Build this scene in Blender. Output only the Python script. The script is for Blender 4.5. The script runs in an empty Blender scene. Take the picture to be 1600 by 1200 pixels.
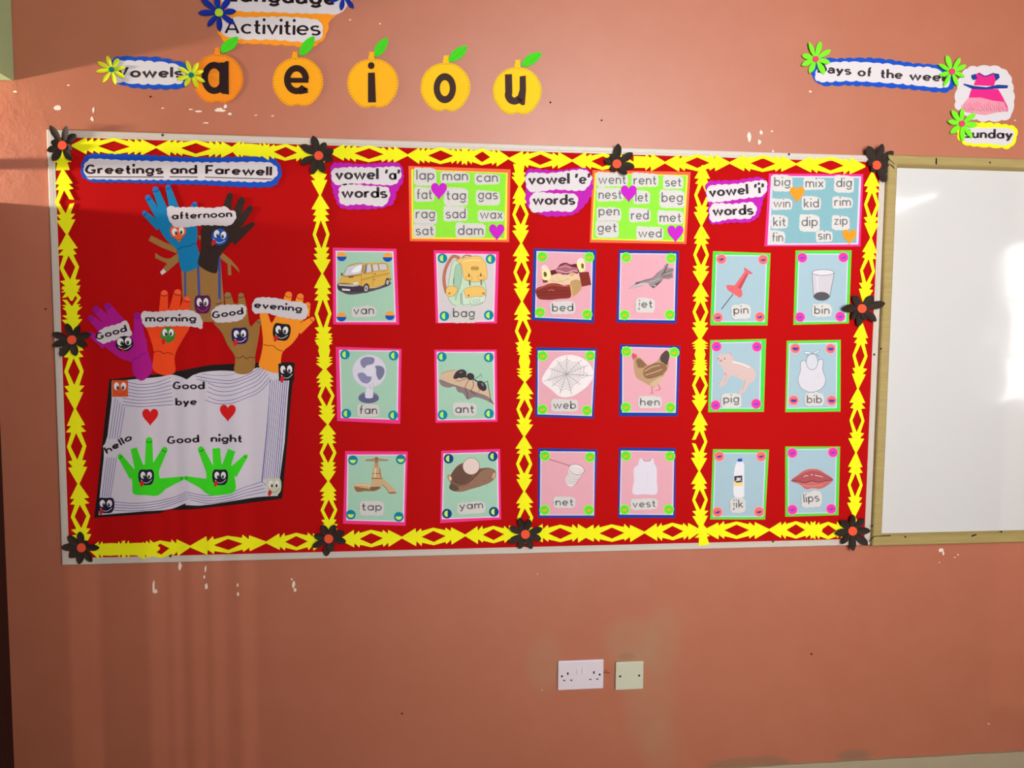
import bpy, math, random
from mathutils import Vector
from mathutils.geometry import tessellate_polygon
random.seed(7)
scn = bpy.context.scene
col = scn.collection
PI = math.pi

# ------------------------------------------------------------------ camera
ZB = 0.82                      # height of the notice board's lower edge above the floor
CAM = Vector((1.004835, -2.462378, 0.708366 + ZB))
YAW, PITCH, ROLL, FOC = 0.114903, -0.0778725, 0.0072751, 1296.6418
cy_, sy_, cp_, sp_ = math.cos(YAW), math.sin(YAW), math.cos(PITCH), math.sin(PITCH)
FW = Vector((sy_ * cp_, cy_ * cp_, sp_))
R0 = Vector((cy_, -sy_, 0)); U0 = R0.cross(FW)
RT = R0 * math.cos(ROLL) + U0 * math.sin(ROLL)
UP = -R0 * math.sin(ROLL) + U0 * math.cos(ROLL)
cd = bpy.data.cameras.new('camera'); cam = bpy.data.objects.new('camera', cd); col.objects.link(cam)
cd.sensor_fit = 'HORIZONTAL'; cd.sensor_width = 36.0; cd.lens = FOC * 36.0 / 1600.0
cd.clip_start = 0.05
from mathutils import Matrix
m4 = Matrix((RT, UP, -FW)).transposed().to_4x4(); m4.translation = CAM
cam.matrix_world = m4
scn.camera = cam

# ------------------------------------------------------------------ exposure, world
scn.view_settings.view_transform = 'Standard'
scn.view_settings.look = 'None'
scn.view_settings.gamma = 1.0
scn.view_settings.use_curve_mapping = False
scn.view_settings.exposure = 0.05
w = bpy.data.worlds.new('world'); scn.world = w; w.use_nodes = True
wn = w.node_tree.nodes; bg = wn['Background']
bg.inputs['Color'].default_value = (0.75, 0.85, 1.0, 1); bg.inputs['Strength'].default_value = .4

# room box
XL, XR, YB, ZC = -0.158, 7.2, -3.5, 3.45

def area(name, loc, rot, sx, sy, power, color=(1, 1, 1), spread=180):
    l = bpy.data.lights.new(name, 'AREA'); l.shape = 'RECTANGLE'; l.size = sx; l.size_y = sy
    l.energy = power; l.color = color; l.spread = math.radians(spread)
    o = bpy.data.objects.new(name, l); col.objects.link(o); o.location = loc; o.rotation_euler = rot
    return o
# daylight outside the windows of the back wall, and by the fanlight of the left door
area('daylight_back', (2.1, YB - 0.30, 1.95), (PI / 2, 0, 0), 1.6, 2.1, 78, (1.0, 1.0, 0.98), 112)
area('daylight_back', (6.1, YB - 0.30, 1.5), (PI / 2, 0, 0), 1.3, 1.4, 34, (1.0, 1.0, 0.98), 130)
DOORLIGHT = area('daylight_door', (-1.15, -0.30, 1.90), (PI / 2, 0, -PI / 2), 0.16, 0.05, 36.0, (1.0, 0.90, 0.76))
sl = bpy.data.lights.new('streak_spot', 'SPOT'); sl.energy = 110; sl.color = (1.0, .86, .72); sl.shadow_soft_size = .008; sl.spot_size = math.radians(60); sl.spot_blend = .2  # added spot lamp behind the slits, makes the vertical streaks on the lower left wall
so = bpy.data.objects.new('streak_spot', sl); col.objects.link(so); SPOTX, SPOTY = .30, -6.0; so.location = (SPOTX, SPOTY, 1.5); so.rotation_euler = (PI / 2, 0, 0)

# ------------------------------------------------------------------ helpers
def lin(c):
    c = c / 255.0
    return c / 12.92 if c <= 0.04045 else ((c + 0.055) / 1.055) ** 2.4
def at(px, py, d=0.0):
    """point of the plane y=-d seen at pixel (px,py) of the 1600x1200 photograph"""
    v = FW * FOC + RT * (px - 800.0) - UP * (py - 600.0)
    t = (-d - CAM.y) / v.y
    return CAM + v * t

_m = {}
def mat(c, rough=0.75, grain=0.05, spec=0.16, bump=0.0, scale=60.0, name=None, metal=0.0):
    if spec == 0.16: rough = max(rough, .7)
    key = (tuple(c), rough, grain, spec, bump, scale, metal)
    if key in _m: return _m[key]
    m = bpy.data.materials.new(name or 'paper_%02x%02x%02x' % tuple(int(x) for x in c)); m.use_nodes = True
    nt = m.node_tree; b = nt.nodes['Principled BSDF']
    rgb = [lin(x) for x in c]
    tc = nt.nodes.new('ShaderNodeTexCoord')
    nz = nt.nodes.new('ShaderNodeTexNoise'); nz.inputs['Scale'].default_value = scale; nz.inputs['Detail'].default_value = 3
    nt.links.new(tc.outputs['Object'], nz.inputs['Vector'])
    mx = nt.nodes.new('ShaderNodeMix'); mx.data_type = 'RGBA'
    mx.inputs['A'].default_value = [x * (1 - grain) for x in rgb] + [1]
    mx.inputs['B'].default_value = [min(1, x * (1 + grain)) for x in rgb] + [1]
    nt.links.new(nz.outputs['Fac'], mx.inputs['Factor'])
    nt.links.new(mx.outputs['Result'], b.inputs['Base Color'])
    b.inputs['Roughness'].default_value = rough
    b.inputs['Specular IOR Level'].default_value = spec
    b.inputs['Metallic'].default_value = metal
    if bump:
        bp = nt.nodes.new('ShaderNodeBump'); bp.inputs['Strength'].default_value = bump; bp.inputs['Distance'].default_value = 0.002
        nt.links.new(nz.outputs['Fac'], bp.inputs['Height']); nt.links.new(bp.outputs['Normal'], b.inputs['Normal'])
    _m[key] = m
    return m

def props(o, label=None, cat=None, group=None, kind=None):
    if label: o['label'] = label
    if cat: o['category'] = cat
    if group: o['group'] = group
    if kind: o['kind'] = kind
    return o
def root(name, loc, label, cat, group=None):
    o = bpy.data.objects.new(name, None); o.empty_display_size = 0.02
    col.objects.link(o); o.location = loc
    props(o, label, cat, group)
    return o
def world_loc(o):
    v = Vector((0, 0, 0))
    while o is not None:
        v = v + o.location; o = o.parent
    return v
def mesh(name, V, F, mats, parent=None, idx=None, label=None, kind=None, smooth=False):
    """one mesh object from world coordinates; its origin is the centre of its box"""
    lo = Vector([min(v[i] for v in V) for i in range(3)]); hi = Vector([max(v[i] for v in V) for i in range(3)])
    c = (lo + hi) / 2
    if name.startswith(('wall_', 'floor', 'ceiling')): c = Vector((0, 0, 0))
    me = bpy.data.meshes.new(name); me.from_pydata([Vector(v) - c for v in V], [], F); me.update()
    if not isinstance(mats, (list, tuple)): mats = [mats]
    for m in mats: me.materials.append(m)
    if idx: me.polygons.foreach_set('material_index', idx)
    if smooth: me.polygons.foreach_set('use_smooth', [True] * len(F))
    o = bpy.data.objects.new(name, me); col.objects.link(o)
    o.parent = parent
    o.location = c - (world_loc(parent) if parent else Vector((0, 0, 0)))
    return props(o, label, None, None, kind)

class Geo:
    def __init__(s): s.V = []; s.F = []; s.I = []
    def prism(s, pts, d0, d1, mi=0):
        """closed sheet: outline pts in pixels, front face on plane d1, back on d0"""
        pts = clean(pts)
        n = len(pts)
        if n < 3: return s
        f = [at(x, y, d1) for x, y in pts]
        a = sum(f[i].x * f[(i + 1) % n].z - f[(i + 1) % n].x * f[i].z for i in range(n))
        if a < 0: f.reverse()
        tr = tessellate_polygon([[Vector((p.x, p.z, 0)) for p in f]])
        b = len(s.V); s.V += f
        for t in tr:
            p0, p1, p2 = (f[t[0]], f[t[1]], f[t[2]])
            ar = (p1.x - p0.x) * (p2.z - p0.z) - (p2.x - p0.x) * (p1.z - p0.z)
            if abs(ar) < 1e-12: continue
            t = t if ar > 0 else (t[0], t[2], t[1])
            s.F.append(tuple(b + k for k in t)); s.I.append(mi)
        if d0 is not None:
            b2 = len(s.V); s.V += [Vector((p.x, -d0, p.z)) for p in f]
            for i in range(n):
                j = (i + 1) % n
                s.F.append((b + j, b + i, b2 + i, b2 + j)); s.I.append(mi)
        return s
    def face(s, quad, d, mi=0):
        b = len(s.V); s.V += [at(x, y, d) for x, y in quad]
        s.F.append(tuple(range(b, b + len(quad)))); s.I.append(mi)
    def stroke(s, pts, wd, d, mi=0, closed=False, wend=None, cap=False, ky=1.0):
        pts = clean(pts, closed); n = len(pts)
        if n < 2: return s
        L, R = [], []
        for i, (x, y) in enumerate(pts):
            if closed: a, c = pts[i - 1], pts[(i + 1) % n]
            else: a, c = pts[max(i - 1, 0)], pts[min(i + 1, n - 1)]
            def nrm(p, q):
                dx, dy = q[0] - p[0], q[1] - p[1]; l = math.hypot(dx, dy) or 1
                return (-dy / l, dx / l)
            n1 = nrm(a, (x, y)) if a != (x, y) else nrm((x, y), c)
            n2 = nrm((x, y), c) if c != (x, y) else n1
            mx, my = n1[0] + n2[0], n1[1] + n2[1]; l = math.hypot(mx, my) or 1
            mx, my = mx / l, my / l
            k = 1 / max(0.62, mx * n1[0] + my * n1[1])
            hw = (wd if wend is None else wd + (wend - wd) * i / (n - 1)) / 2 * k
            L.append((x + mx * hw, y + my * hw * ky)); R.append((x - mx * hw, y - my * hw * ky))
        b = len(s.V)
        for i in range(n): s.V += [at(*L[i], d), at(*R[i], d)]
        for i in range(n if closed else n - 1):
            j = (i + 1) % n
            s.F.append((b + 2 * i, b + 2 * j, b + 2 * j + 1, b + 2 * i + 1)); s.I.append(mi)
        if cap and not closed:
            for (x, y) in (pts[0], pts[-1]): s.disc(x, y, wd / 2, wd / 2, d, mi, 10)
        return s
    def disc(s, x, y, rx, ry, d, mi=0, n=20, rot=0):
        c, q = math.cos(rot), math.sin(rot)
        s.face([(x + rx * math.cos(t) * c - ry * math.sin(t) * q, y + rx * math.cos(t) * q + ry * math.sin(t) * c)
                for t in [-2 * PI * k / n for k in range(n)]], d, mi)
    def out(s, name, mats, parent=None, **k):
        return mesh(name, s.V, s.F, mats, parent, s.I, **k)

def clean(pts, closed=True):
    o = []
    for p in pts:
        if not o or math.hypot(p[0] - o[-1][0], p[1] - o[-1][1]) > 0.02: o.append((float(p[0]), float(p[1])))
    if closed and len(o) > 2 and math.hypot(o[0][0] - o[-1][0], o[0][1] - o[-1][1]) < 0.02: o.pop()
    return o
def smooth(pts, n=5, closed=True):
    """smooth curve through the points (finite-difference tangents scaled by chord length)"""
    pts = clean(pts, closed); o = []; N = len(pts)
    if N < 3: return pts
    def g(k): return pts[k % N] if closed else pts[min(max(k, 0), N - 1)]
    def tan(k):
        a, p, b = g(k - 1), g(k), g(k + 1)
        la = math.hypot(p[0] - a[0], p[1] - a[1]); lb = math.hypot(b[0] - p[0], b[1] - p[1])
        if la < 1e-6: return ((b[0] - p[0]) / lb, (b[1] - p[1]) / lb)
        if lb < 1e-6: return ((p[0] - a[0]) / la, (p[1] - a[1]) / la)
        ua, ub = ((p[0] - a[0]) / la, (p[1] - a[1]) / la), ((b[0] - p[0]) / lb, (b[1] - p[1]) / lb)
        return tuple((ua[i] * lb + ub[i] * la) / (la + lb) for i in (0, 1))
    def ml(k, L):
        a, p, b = g(k - 1), g(k), g(k + 1)
        la = math.hypot(p[0] - a[0], p[1] - a[1]); lb = math.hypot(b[0] - p[0], b[1] - p[1])
        return min(L, 1.5 * min(la or 1e9, lb or 1e9))
    for i in (range(N) if closed else range(N - 1)):
        p, q = g(i), g(i + 1); L = math.hypot(q[0] - p[0], q[1] - p[1]); m0, m1 = tan(i), tan(i + 1)
        for k in range(n):
            t = k / n; h0, h1, h2, h3 = 2 * t ** 3 - 3 * t * t + 1, t ** 3 - 2 * t * t + t, -2 * t ** 3 + 3 * t * t, t ** 3 - t * t
            o.append(tuple(h0 * p[a] + h1 * ml(i, L) * m0[a] + h2 * q[a] + h3 * ml(i + 1, L) * m1[a] for a in (0, 1)))
    if not closed: o.append(tuple(pts[-1]))
    return o
def scallop(pts, step, amp, sm=4):
    """smooth outline cut with scalloped (wavy) scissors"""
    c = smooth(pts, 8) if sm else pts
    ln = [0]
    for i in range(len(c)): 
        a, b = c[i], c[(i + 1) % len(c)]; ln.append(ln[-1] + math.hypot(b[0] - a[0], b[1] - a[1]))
    T = ln[-1]; n = max(6, round(T / (step * 1.45))); cuts = [0.0]
    for i in range(n): cuts.append(cuts[-1] + random.uniform(0.7, 1.3))
    cuts = [q / cuts[-1] * T for q in cuts]
    ar = sum(c[i][0] * c[(i + 1) % len(c)][1] - c[(i + 1) % len(c)][0] * c[i][1] for i in range(len(c)))
    sg = 1 if ar > 0 else -1
    def ev(q):
        q %= T
        lo = 0
        for i in range(len(c)):
            if ln[i + 1] >= q: lo = i; break
        a, b = c[lo], c[(lo + 1) % len(c)]; u = (q - ln[lo]) / max(1e-6, ln[lo + 1] - ln[lo])
        l = math.hypot(b[0] - a[0], b[1] - a[1]) or 1
        return (a[0] + (b[0] - a[0]) * u, a[1] + (b[1] - a[1]) * u, sg * (b[1] - a[1]) / l, -sg * (b[0] - a[0]) / l)
    o = []
    for i in range(n):
        am = amp * random.uniform(0.6, 1.25)
        for k in range(5):
            u = k / 5; q = cuts[i] + (cuts[i + 1] - cuts[i]) * u
            x, y, nx, ny = ev(q); h = am * 1.15 * (math.sin(PI * u) ** 0.8 - 0.4)
            o.append((x + nx * h, y + ny * h))
    return o
def Z(x0, y0, s):
    """pixels of an enlarged crop -> pixels of the photograph"""
    def f(*a):
        if len(a) == 2 and not isinstance(a[0], (tuple, list)): return (x0 + a[0] / s, y0 + a[1] / s)
        return [(x0 + p[0] / s, y0 + p[1] / s) for p in (a[0] if len(a) == 1 else a)]
    f.s = s; f.x0 = x0; f.y0 = y0
    return f

# ------------------------------------------------------------------ lettering (stroke alphabet, x-height 1)
def A(cx, cy, rx, ry, a0, a1, n=14):
    n = max(3, int(abs(a1 - a0) / 360 * n * 1.6))
    return [(cx + rx * math.cos(math.radians(a0 + (a1 - a0) * k / n)), cy + ry * math.sin(math.radians(a0 + (a1 - a0) * k / n))) for k in range(n + 1)]
H = 1.5
GL = {
 'o': (.92, [A(.46, .5, .46, .5, 0, 360)]),
 'a': (.88, [A(.44, .5, .44, .5, 0, 360), [(.88, 1.08), (.88, -.08)]]),
 'æ': (.80, [A(.40, .68, .36, .38, 160, 0)[:-1] + [(.78, .62), (.78, -.08)], A(.36, .28, .36, .30, 85, 290) + [(.76, .2)], [(.36, .58), (.76, .6)]]),
 'b': (.88, [A(.44, .5, .44, .5, 0, 360), [(0, H), (0, -.08)]]),
 'c': (.80, [A(.48, .5, .48, .5, 48, 312)]),
 'd': (.88, [A(.44, .5, .44, .5, 0, 360), [(.88, H), (.88, -.08)]]),
 'e': (.90, [[(.02, .5), (.90, .5)], A(.45, .5, .45, .5, 0, 318)]),
 'f': (.50, [[(.22, -.08), (.22, 1.1)] + A(.52, 1.12, .30, .36, 180, 95), [(0, .92), (.55, .92)]]),
 'g': (.88, [A(.44, .5, .44, .5, 0, 360), [(.88, 1.08), (.88, -.1)] + A(.44, -.08, .44, .42, 0, -150)]),
 'h': (.80, [[(0, H), (0, -.08)], A(.40, .56, .40, .44, 180, 0) + [(.80, -.08)]]),
 'i': (.0, [[(0, 1.05), (0, -.08)]]),
 'j': (.22, [[(.22, 1.05), (.22, -.18)] + A(0, -.16, .22, .3, 0, -95)]),
 'k': (.72, [[(0, H), (0, -.08)], [(.66, 1.02), (.06, .42)], [(.2, .56), (.72, -.08)]]),
 'l': (.0, [[(0, H), (0, -.08)]]),
 'm': (1.36, [[(0, 1.08), (0, -.08)], A(.34, .6, .34, .40, 180, 0) + [(.68, -.08)], A(1.02, .6, .34, .40, 180, 0) + [(1.36, -.08)]]),
 'n': (.78, [[(0, 1.08), (0, -.08)], A(.39, .58, .39, .42, 180, 0) + [(.78, -.08)]]),
 'p': (.88, [A(.44, .5, .44, .5, 0, 360), [(0, 1.08), (0, -.52)]]),
 'r': (.50, [[(0, 1.08), (0, -.08)], A(.46, .54, .46, .46, 180, 78)]),
 's': (.74, [A(.37, .745, .35, .255, 35, 270) + A(.37, .245, .37, .265, 90, -145)[1:]]),
 't': (.50, [[(.2, 1.35), (.2, .20), (.27, .05), (.42, .0), (.54, .02)], [(-.06, .95), (.52, .95)]]),
 'u': (.78, [[(0, 1.06), (0, .42)] + A(.39, .42, .39, .42, 180, 360), [(.78, 1.06), (.78, -.08)]]),
 'v': (.86, [[(0, 1.04), (.43, 0), (.86, 1.04)]]),
 'w': (1.46, [[(0, 1.04), (.37, 0), (.73, 1.0), (1.09, 0), (1.46, 1.04)]]),
 'x': (.8, [[(0, 1.05), (.8, -.05)], [(.8, 1.05), (0, -.05)]]),
 'y': (.86, [[(0, 1.04), (.43, .02)], [(.86, 1.04), (.30, -.38), (.04, -.42)]]),
 'z': (.74, [[(.02, .97), (.70, .97), (.04, .03), (.76, .03)]]),
 'G': (1.2, [A(.62, .7, .62, .7, 48, 360)[:-1] + [(1.2, .25), (1.2, .66), (.7, .66)]]),
 'F': (.82, [[(0, 1.46), (0, -.08)], [(0, 1.38), (.86, 1.38)], [(0, .72), (.74, .72)]]),
 'V': (1.1, [[(0, 1.44), (.55, 0), (1.1, 1.44)]]),
 'L': (.80, [[(0, 1.46), (0, .0), (.86, .0)]]),
 'A': (1.16, [[(0, -.06), (.58, 1.4), (1.16, -.06)], [(.24, .42), (.92, .42)]]),
 'D': (1.06, [[(0, 0), (0, 1.4), (.4, 1.4)] + A(.4, .7, .66, .7, 90, -90) + [(0, 0)]]),
 'S': (.9, [A(.45, 1.05, .42, .35, 25, 270) + A(.45, .35, .45, .35, 90, -155)[1:]]),
 'J': (.6, [[(.6, 1.44), (.6, .3)] + A(.3, .3, .3, .34, 0, -170)]),
 'I': (.0, [[(0, 1.46), (0, -.08)]]),
 'K': (.85, [[(0, 1.46), (0, -.08)], [(.8, 1.42), (.04, .6)], [(.25, .8), (.85, -.06)]]),
 '‘': (.16, [[(.16, 1.42), (.02, 1.2), (.1, 1.04)]]),
 '’': (.16, [[(.02, 1.42), (.14, 1.24), (0, 1.02)]]),
 ' ': (.35, []),
}
DOT = {'i': (0, 1.42), 'j': (.22, 1.42)}
def text(g, s, x0, y0, x1, y1, xh, wt, d, mi=0, sp=None, bow=0):
    """word s between the baseline points (x0,y0) and (x1,y1), x-height xh pixels, stroke wt x-heights"""
    if sp is None: sp = .10 if wt > .25 else .22
    ws = [GL[c][0] + wt for c in s]; tot = sum(ws) + sp * (len(s) - 1)
    L = math.hypot(x1 - x0, y1 - y0); ux, uy = (x1 - x0) / L, (y1 - y0) / L; vx, vy = uy, -ux
    kx = L / tot; X = 0; k = 1 - wt
    ex, ey = x0, y0
    def tr(p, off):
        a = (off + p[0] + wt / 2) * kx; b = (p[1] * k + wt / 2 if p[1] <= 1.2 else p[1] - wt * .3) * xh
        q = a / L; b += bow * 4 * q * (1 - q)
        return (x0 + ux * a + vx * b, y0 + uy * a + vy * b)
    for c, wd in zip(s, ws):
        for st in GL[c][1]:
            cl = len(st) > 5 and math.hypot(st[0][0] - st[-1][0], st[0][1] - st[-1][1]) < .01
            g.stroke([tr(p, X) for p in st], wt * (kx + xh) / 2 * (1.14 if c in 'wvyxk' and wt > .25 else 1), d, mi, closed=cl, ky=.64 if wt > .25 else .95)
        if c in DOT:
            q = tr(DOT[c], X); r = wt * (kx + xh) / 2 * .56; g.disc(q[0], q[1], r, r, d, mi, 12)
        X += wd + sp
    return g
print('lib ok')
# ------------------------------------------------------------------ materials
def wall_material():
    m = bpy.data.materials.new('salmon_wall_paint'); m.use_nodes = True
    nt = m.node_tree; N = nt.nodes; Lk = nt.links.new; b = N['Principled BSDF']
    tc = N.new('ShaderNodeTexCoord'); sep = N.new('ShaderNodeSeparateXYZ'); Lk(tc.outputs['Object'], sep.inputs[0])
    def noise(sc, det, rough=.5):
        n = N.new('ShaderNodeTexNoise'); n.inputs['Scale'].default_value = sc; n.inputs['Detail'].default_value = det
        n.inputs['Roughness'].default_value = rough; Lk(tc.outputs['Object'], n.inputs['Vector']); return n
    def mth(op, a, b_=None, c=None):
        n = N.new('ShaderNodeMath'); n.operation = op
        for i, v in enumerate((a, b_, c)):
            if v is None: continue
            if isinstance(v, (int, float)): n.inputs[i].default_value = v
            else: Lk(v, n.inputs[i])
        return n.outputs[0]
    def mix(f, ca, cb):
        n = N.new('ShaderNodeMix'); n.data_type = 'RGBA'
        Lk(f, n.inputs['Factor'])
        for k, v in (('A', ca), ('B', cb)):
            if isinstance(v, tuple): n.inputs[k].default_value = [lin(q) for q in v] + [1]
            else: Lk(v, n.inputs[k])
        return n.outputs['Result']
    big = noise(1.6, 4).outputs['Fac']; fine = noise(55, 4, .6).outputs['Fac']; mid = noise(9, 5, .65).outputs['Fac']
    c = mix(big, (177, 100, 72), (185, 110, 81))
    c = mix(mth('MULTIPLY', mth('SUBTRACT', mid, .42), 1.4), c, (190, 117, 90))
    def blob(px, py, rx, ry, soft=.35):
        p = at(px, py); q = at(px + rx, py + ry); ax = abs(q.x - p.x); az = abs(q.z - p.z)
        u = mth('DIVIDE', mth('SUBTRACT', sep.outputs['X'], p.x), ax); v = mth('DIVIDE', mth('SUBTRACT', sep.outputs['Z'], p.z), az)
        r = mth('SQRT', mth('ADD', mth('MULTIPLY', u, u), mth('MULTIPLY', v, v)))
        r = mth('ADD', r, mth('MULTIPLY', mth('SUBTRACT', mid, .5), .9))
        k = N.new('ShaderNodeMapRange'); k.interpolation_type = 'SMOOTHSTEP'; Lk(r, k.inputs[0])
        k.inputs[1].default_value = 1 - soft; k.inputs[2].default_value = 1 + soft; k.inputs[3].default_value = 1; k.inputs[4].default_value = 0
        return k.outputs[0]
    def scale(f, s): return mth('MULTIPLY', f, s)
    # greyish filler patches around the sockets, a smear over the skirting
    for px, py, rx, ry, s in [(850, 1038, 26, 42, .50), (985, 1000, 40, 32, .60), (1036, 1000, 26, 52, .55), (1016, 1095, 36, 74, .50), (1032, 1170, 26, 42, .4), (985, 1028, 34, 16, .35)]:
        c = mix(scale(blob(px, py, rx, ry), s * .75), c, (176, 132, 98))
    for px, py, rx, ry, s in [(1335, 1180, 26, 7, .6), (1170, 1194, 60, 8, .55), (978, 1026, 12, 5, .35)]:
        c = mix(scale(blob(px, py, rx, ry), s), c, (128, 104, 80))
    Lk(c, b.inputs['Base Color'])
    b.inputs['Roughness'].default_value = .43; b.inputs['Specular IOR Level'].default_value = .75
    # rough plaster, much rougher in the repaired corner at the upper left
    rb = blob(0, 215, 105, 115, .5)
    bp = N.new('ShaderNodeBump'); bp.inputs['Distance'].default_value = .004
    Lk(mth('ADD', mth('MULTIPLY', rb, .75), .10), bp.inputs['Strength'])
    Lk(mth('ADD', mth('MULTIPLY', mid, mth('ADD', mth('MULTIPLY', rb, 1.2), .6)), mth('MULTIPLY', fine, .35)), bp.inputs['Height'])
    Lk(bp.outputs['Normal'], b.inputs['Normal'])
    return m
M_WALL = wall_material()
M_GREEN = mat((186, 212, 158), .6, .04)
M_CEIL = mat((112, 108, 100), .9, .02)
M_FLOOR = mat((136, 128, 114), .55, .12, scale=6)
M_SKIRT = mat((172, 158, 130), .5, .06, scale=12)
M_DOOR = mat((66, 34, 26), .45, .2, scale=14)
M_ALU = mat((205, 194, 182), .45, .03, .5)
M_BLACK = mat((30, 24, 24), .5, .05)
M_INK = mat((56, 46, 50), .6, .03)
M_GREY = mat((128, 120, 126), .7, .03)
M_WHITE = mat((218, 210, 214), .6, .02)
M_YEL = mat((246, 244, 22), .65, .03, scale=20)
def felt_material():
    m = bpy.data.materials.new('red_felt'); m.use_nodes = True
    nt = m.node_tree; N = nt.nodes; b = N['Principled BSDF']
    tc = N.new('ShaderNodeTexCoord'); n1 = N.new('ShaderNodeTexNoise'); n1.inputs['Scale'].default_value = 700; n1.inputs['Detail'].default_value = 2
    n2 = N.new('ShaderNodeTexNoise'); n2.inputs['Scale'].default_value = 2.5
    nt.links.new(tc.outputs['Object'], n1.inputs['Vector']); nt.links.new(tc.outputs['Object'], n2.inputs['Vector'])
    mx = N.new('ShaderNodeMix'); mx.data_type = 'RGBA'
    mx.inputs['A'].default_value = (lin(178), lin(10), lin(12), 1); mx.inputs['B'].default_value = (lin(188), lin(15), lin(16), 1)
    nt.links.new(n2.outputs['Fac'], mx.inputs['Factor']); nt.links.new(mx.outputs['Result'], b.inputs['Base Color'])
    b.inputs['Roughness'].default_value = .95; b.inputs['Specular IOR Level'].default_value = .1
    bp = N.new('ShaderNodeBump'); bp.inputs['Strength'].default_value = .25; bp.inputs['Distance'].default_value = .0006
    nt.links.new(n1.outputs['Fac'], bp.inputs['Height']); nt.links.new(bp.outputs['Normal'], b.inputs['Normal'])
    return m
M_FELT = felt_material()
def wood_material():
    m = bpy.data.materials.new('olive_varnished_wood'); m.use_nodes = True
    nt = m.node_tree; N = nt.nodes; b = N['Principled BSDF']
    tc = N.new('ShaderNodeTexCoord'); mp = N.new('ShaderNodeMapping'); n1 = N.new('ShaderNodeTexNoise')
    mp.inputs['Scale'].default_value = (3, 8, 40); n1.inputs['Scale'].default_value = 4; n1.inputs['Detail'].default_value = 4
    nt.links.new(tc.outputs['Object'], mp.inputs['Vector']); nt.links.new(mp.outputs['Vector'], n1.inputs['Vector'])
    mx = N.new('ShaderNodeMix'); mx.data_type = 'RGBA'
    mx.inputs['A'].default_value = (lin(152), lin(130), lin(74), 1); mx.inputs['B'].default_value = (lin(180), lin(158), lin(98), 1)
    nt.links.new(n1.outputs['Fac'], mx.inputs['Factor']); nt.links.new(mx.outputs['Result'], b.inputs['Base Color'])
    b.inputs['Roughness'].default_value = .5
    return m
M_WOOD = wood_material()

# ------------------------------------------------------------------ room shell
def box_geo(V, F, x0, x1, y0, y1, z0, z1):
    b = len(V)
    V += [(x0, y0, z0), (x1, y0, z0), (x1, y1, z0), (x0, y1, z0), (x0, y0, z1), (x1, y0, z1), (x1, y1, z1), (x0, y1, z1)]
    F += [tuple(b + k for k in f) for f in ((0, 3, 2, 1), (4, 5, 6, 7), (0, 1, 5, 4), (1, 2, 6, 5), (2, 3, 7, 6), (3, 0, 4, 7))]
def boxes(name, bs, m, parent=None, **k):
    V, F = [], []
    for q in bs: box_geo(V, F, *q)
    return mesh(name, V, F, m, parent, **k)
def bevel(o, wd, seg=2):
    b = o.modifiers.new('bevel', 'BEVEL'); b.width = wd; b.segments = seg; b.limit_method = 'ANGLE'; return o
T = .15
def holed(name, axis, c0, c1, u0, u1, holes, m):
    """wall slab between c0 and c1 on its axis, with rectangular holes (u0,u1,z0,z1)"""
    us = sorted({u0, u1} | {h[0] for h in holes} | {h[1] for h in holes}); bs = []
    for a, b in zip(us, us[1:]):
        hs = sorted((h[2], h[3]) for h in holes if h[0] <= a and h[1] >= b); z = 0
        for h0, h1 in hs + [(ZC, ZC)]:
            if h0 > z: bs.append((a, b, c0, c1, z, h0) if axis == 'y' else (c0, c1, a, b, z, h0))
            z = h1
    return boxes(name, bs, m, kind='structure')
boxes('wall_front', [(XL - T, XR + T, 0, T, 0, ZC)], M_WALL, kind='structure')
DOORH = 1.84
holed('wall_left', 'x', XL - T, XL, YB, 0, [(-1.0, -0.0005, 0, 2.165)], M_WALL)
wb = [(1.3, 2.9, 0.95, 2.95), (5.5, 6.7, .85, 2.15)]
# added narrow opening at the back left, its strips shaped so the spot casts vertical streaks
kk = (SPOTY - (YB - .07)) / SPOTY
SLITS = [(SPOTX + (at(a, 1000).x - SPOTX) * kk, SPOTX + (at(b_, 1000).x - SPOTX) * kk) for a, b_ in ((112, 160), (234, 262), (268, 286), (300, 322), (330, 352), (374, 398))]
wb.append((SLITS[0][0] - .02, SLITS[-1][1] + .02, .85, 1.5))
holed('wall_back', 'y', YB - T, YB, XL - T, XR + T, wb, M_WALL)
wr = []
holed('wall_right', 'x', XR, XR + T, YB, 0, wr, M_WALL)
boxes('floor', [(XL - T, XR + T, YB - T, T, -.1, 0)], M_FLOOR, kind='structure')
boxes('ceiling', [(XL - T, XR + T, YB - T, T, ZC, ZC + .1)], M_CEIL, kind='structure')
def win(i, axis, c, a, b, z0, z1, t=.04, k=3):
    bs = []
    def add(u0, u1, w0, w1): bs.append((u0, u1, c - .02, c + .02, w0, w1) if axis == 'y' else (c - .02, c + .02, u0, u1, w0, w1))
    add(a, a + t, z0, z1); add(b - t, b, z0, z1); add(a + t, b - t, z0, z0 + t); add(a + t, b - t, z1 - t, z1)
    for q in range(1, k): u = a + (b - a) * q / k; add(u - .012, u + .012, z0 + t, z1 - t)
    for q in range(1, k): z = z0 + (z1 - z0) * q / k; add(a + t, b - t, z - .0115, z + .0115)
    boxes('window_%d' % i, bs, mat((90, 84, 78), .5), kind='structure')
n = 1
for q in wb: win(n, 'y', YB - .07, *q, *((.008, 1) if n == 3 else ())); n += 1
w3 = bpy.data.objects['window_3']; cs = [(SLITS[0][0] - .02, SLITS[0][0])] + [(a[1], b_[0]) for a, b_ in zip(SLITS, SLITS[1:])] + [(SLITS[-1][1], SLITS[-1][1] + .02)]  # unseen window made up to hold the strips that mask the spot
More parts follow.
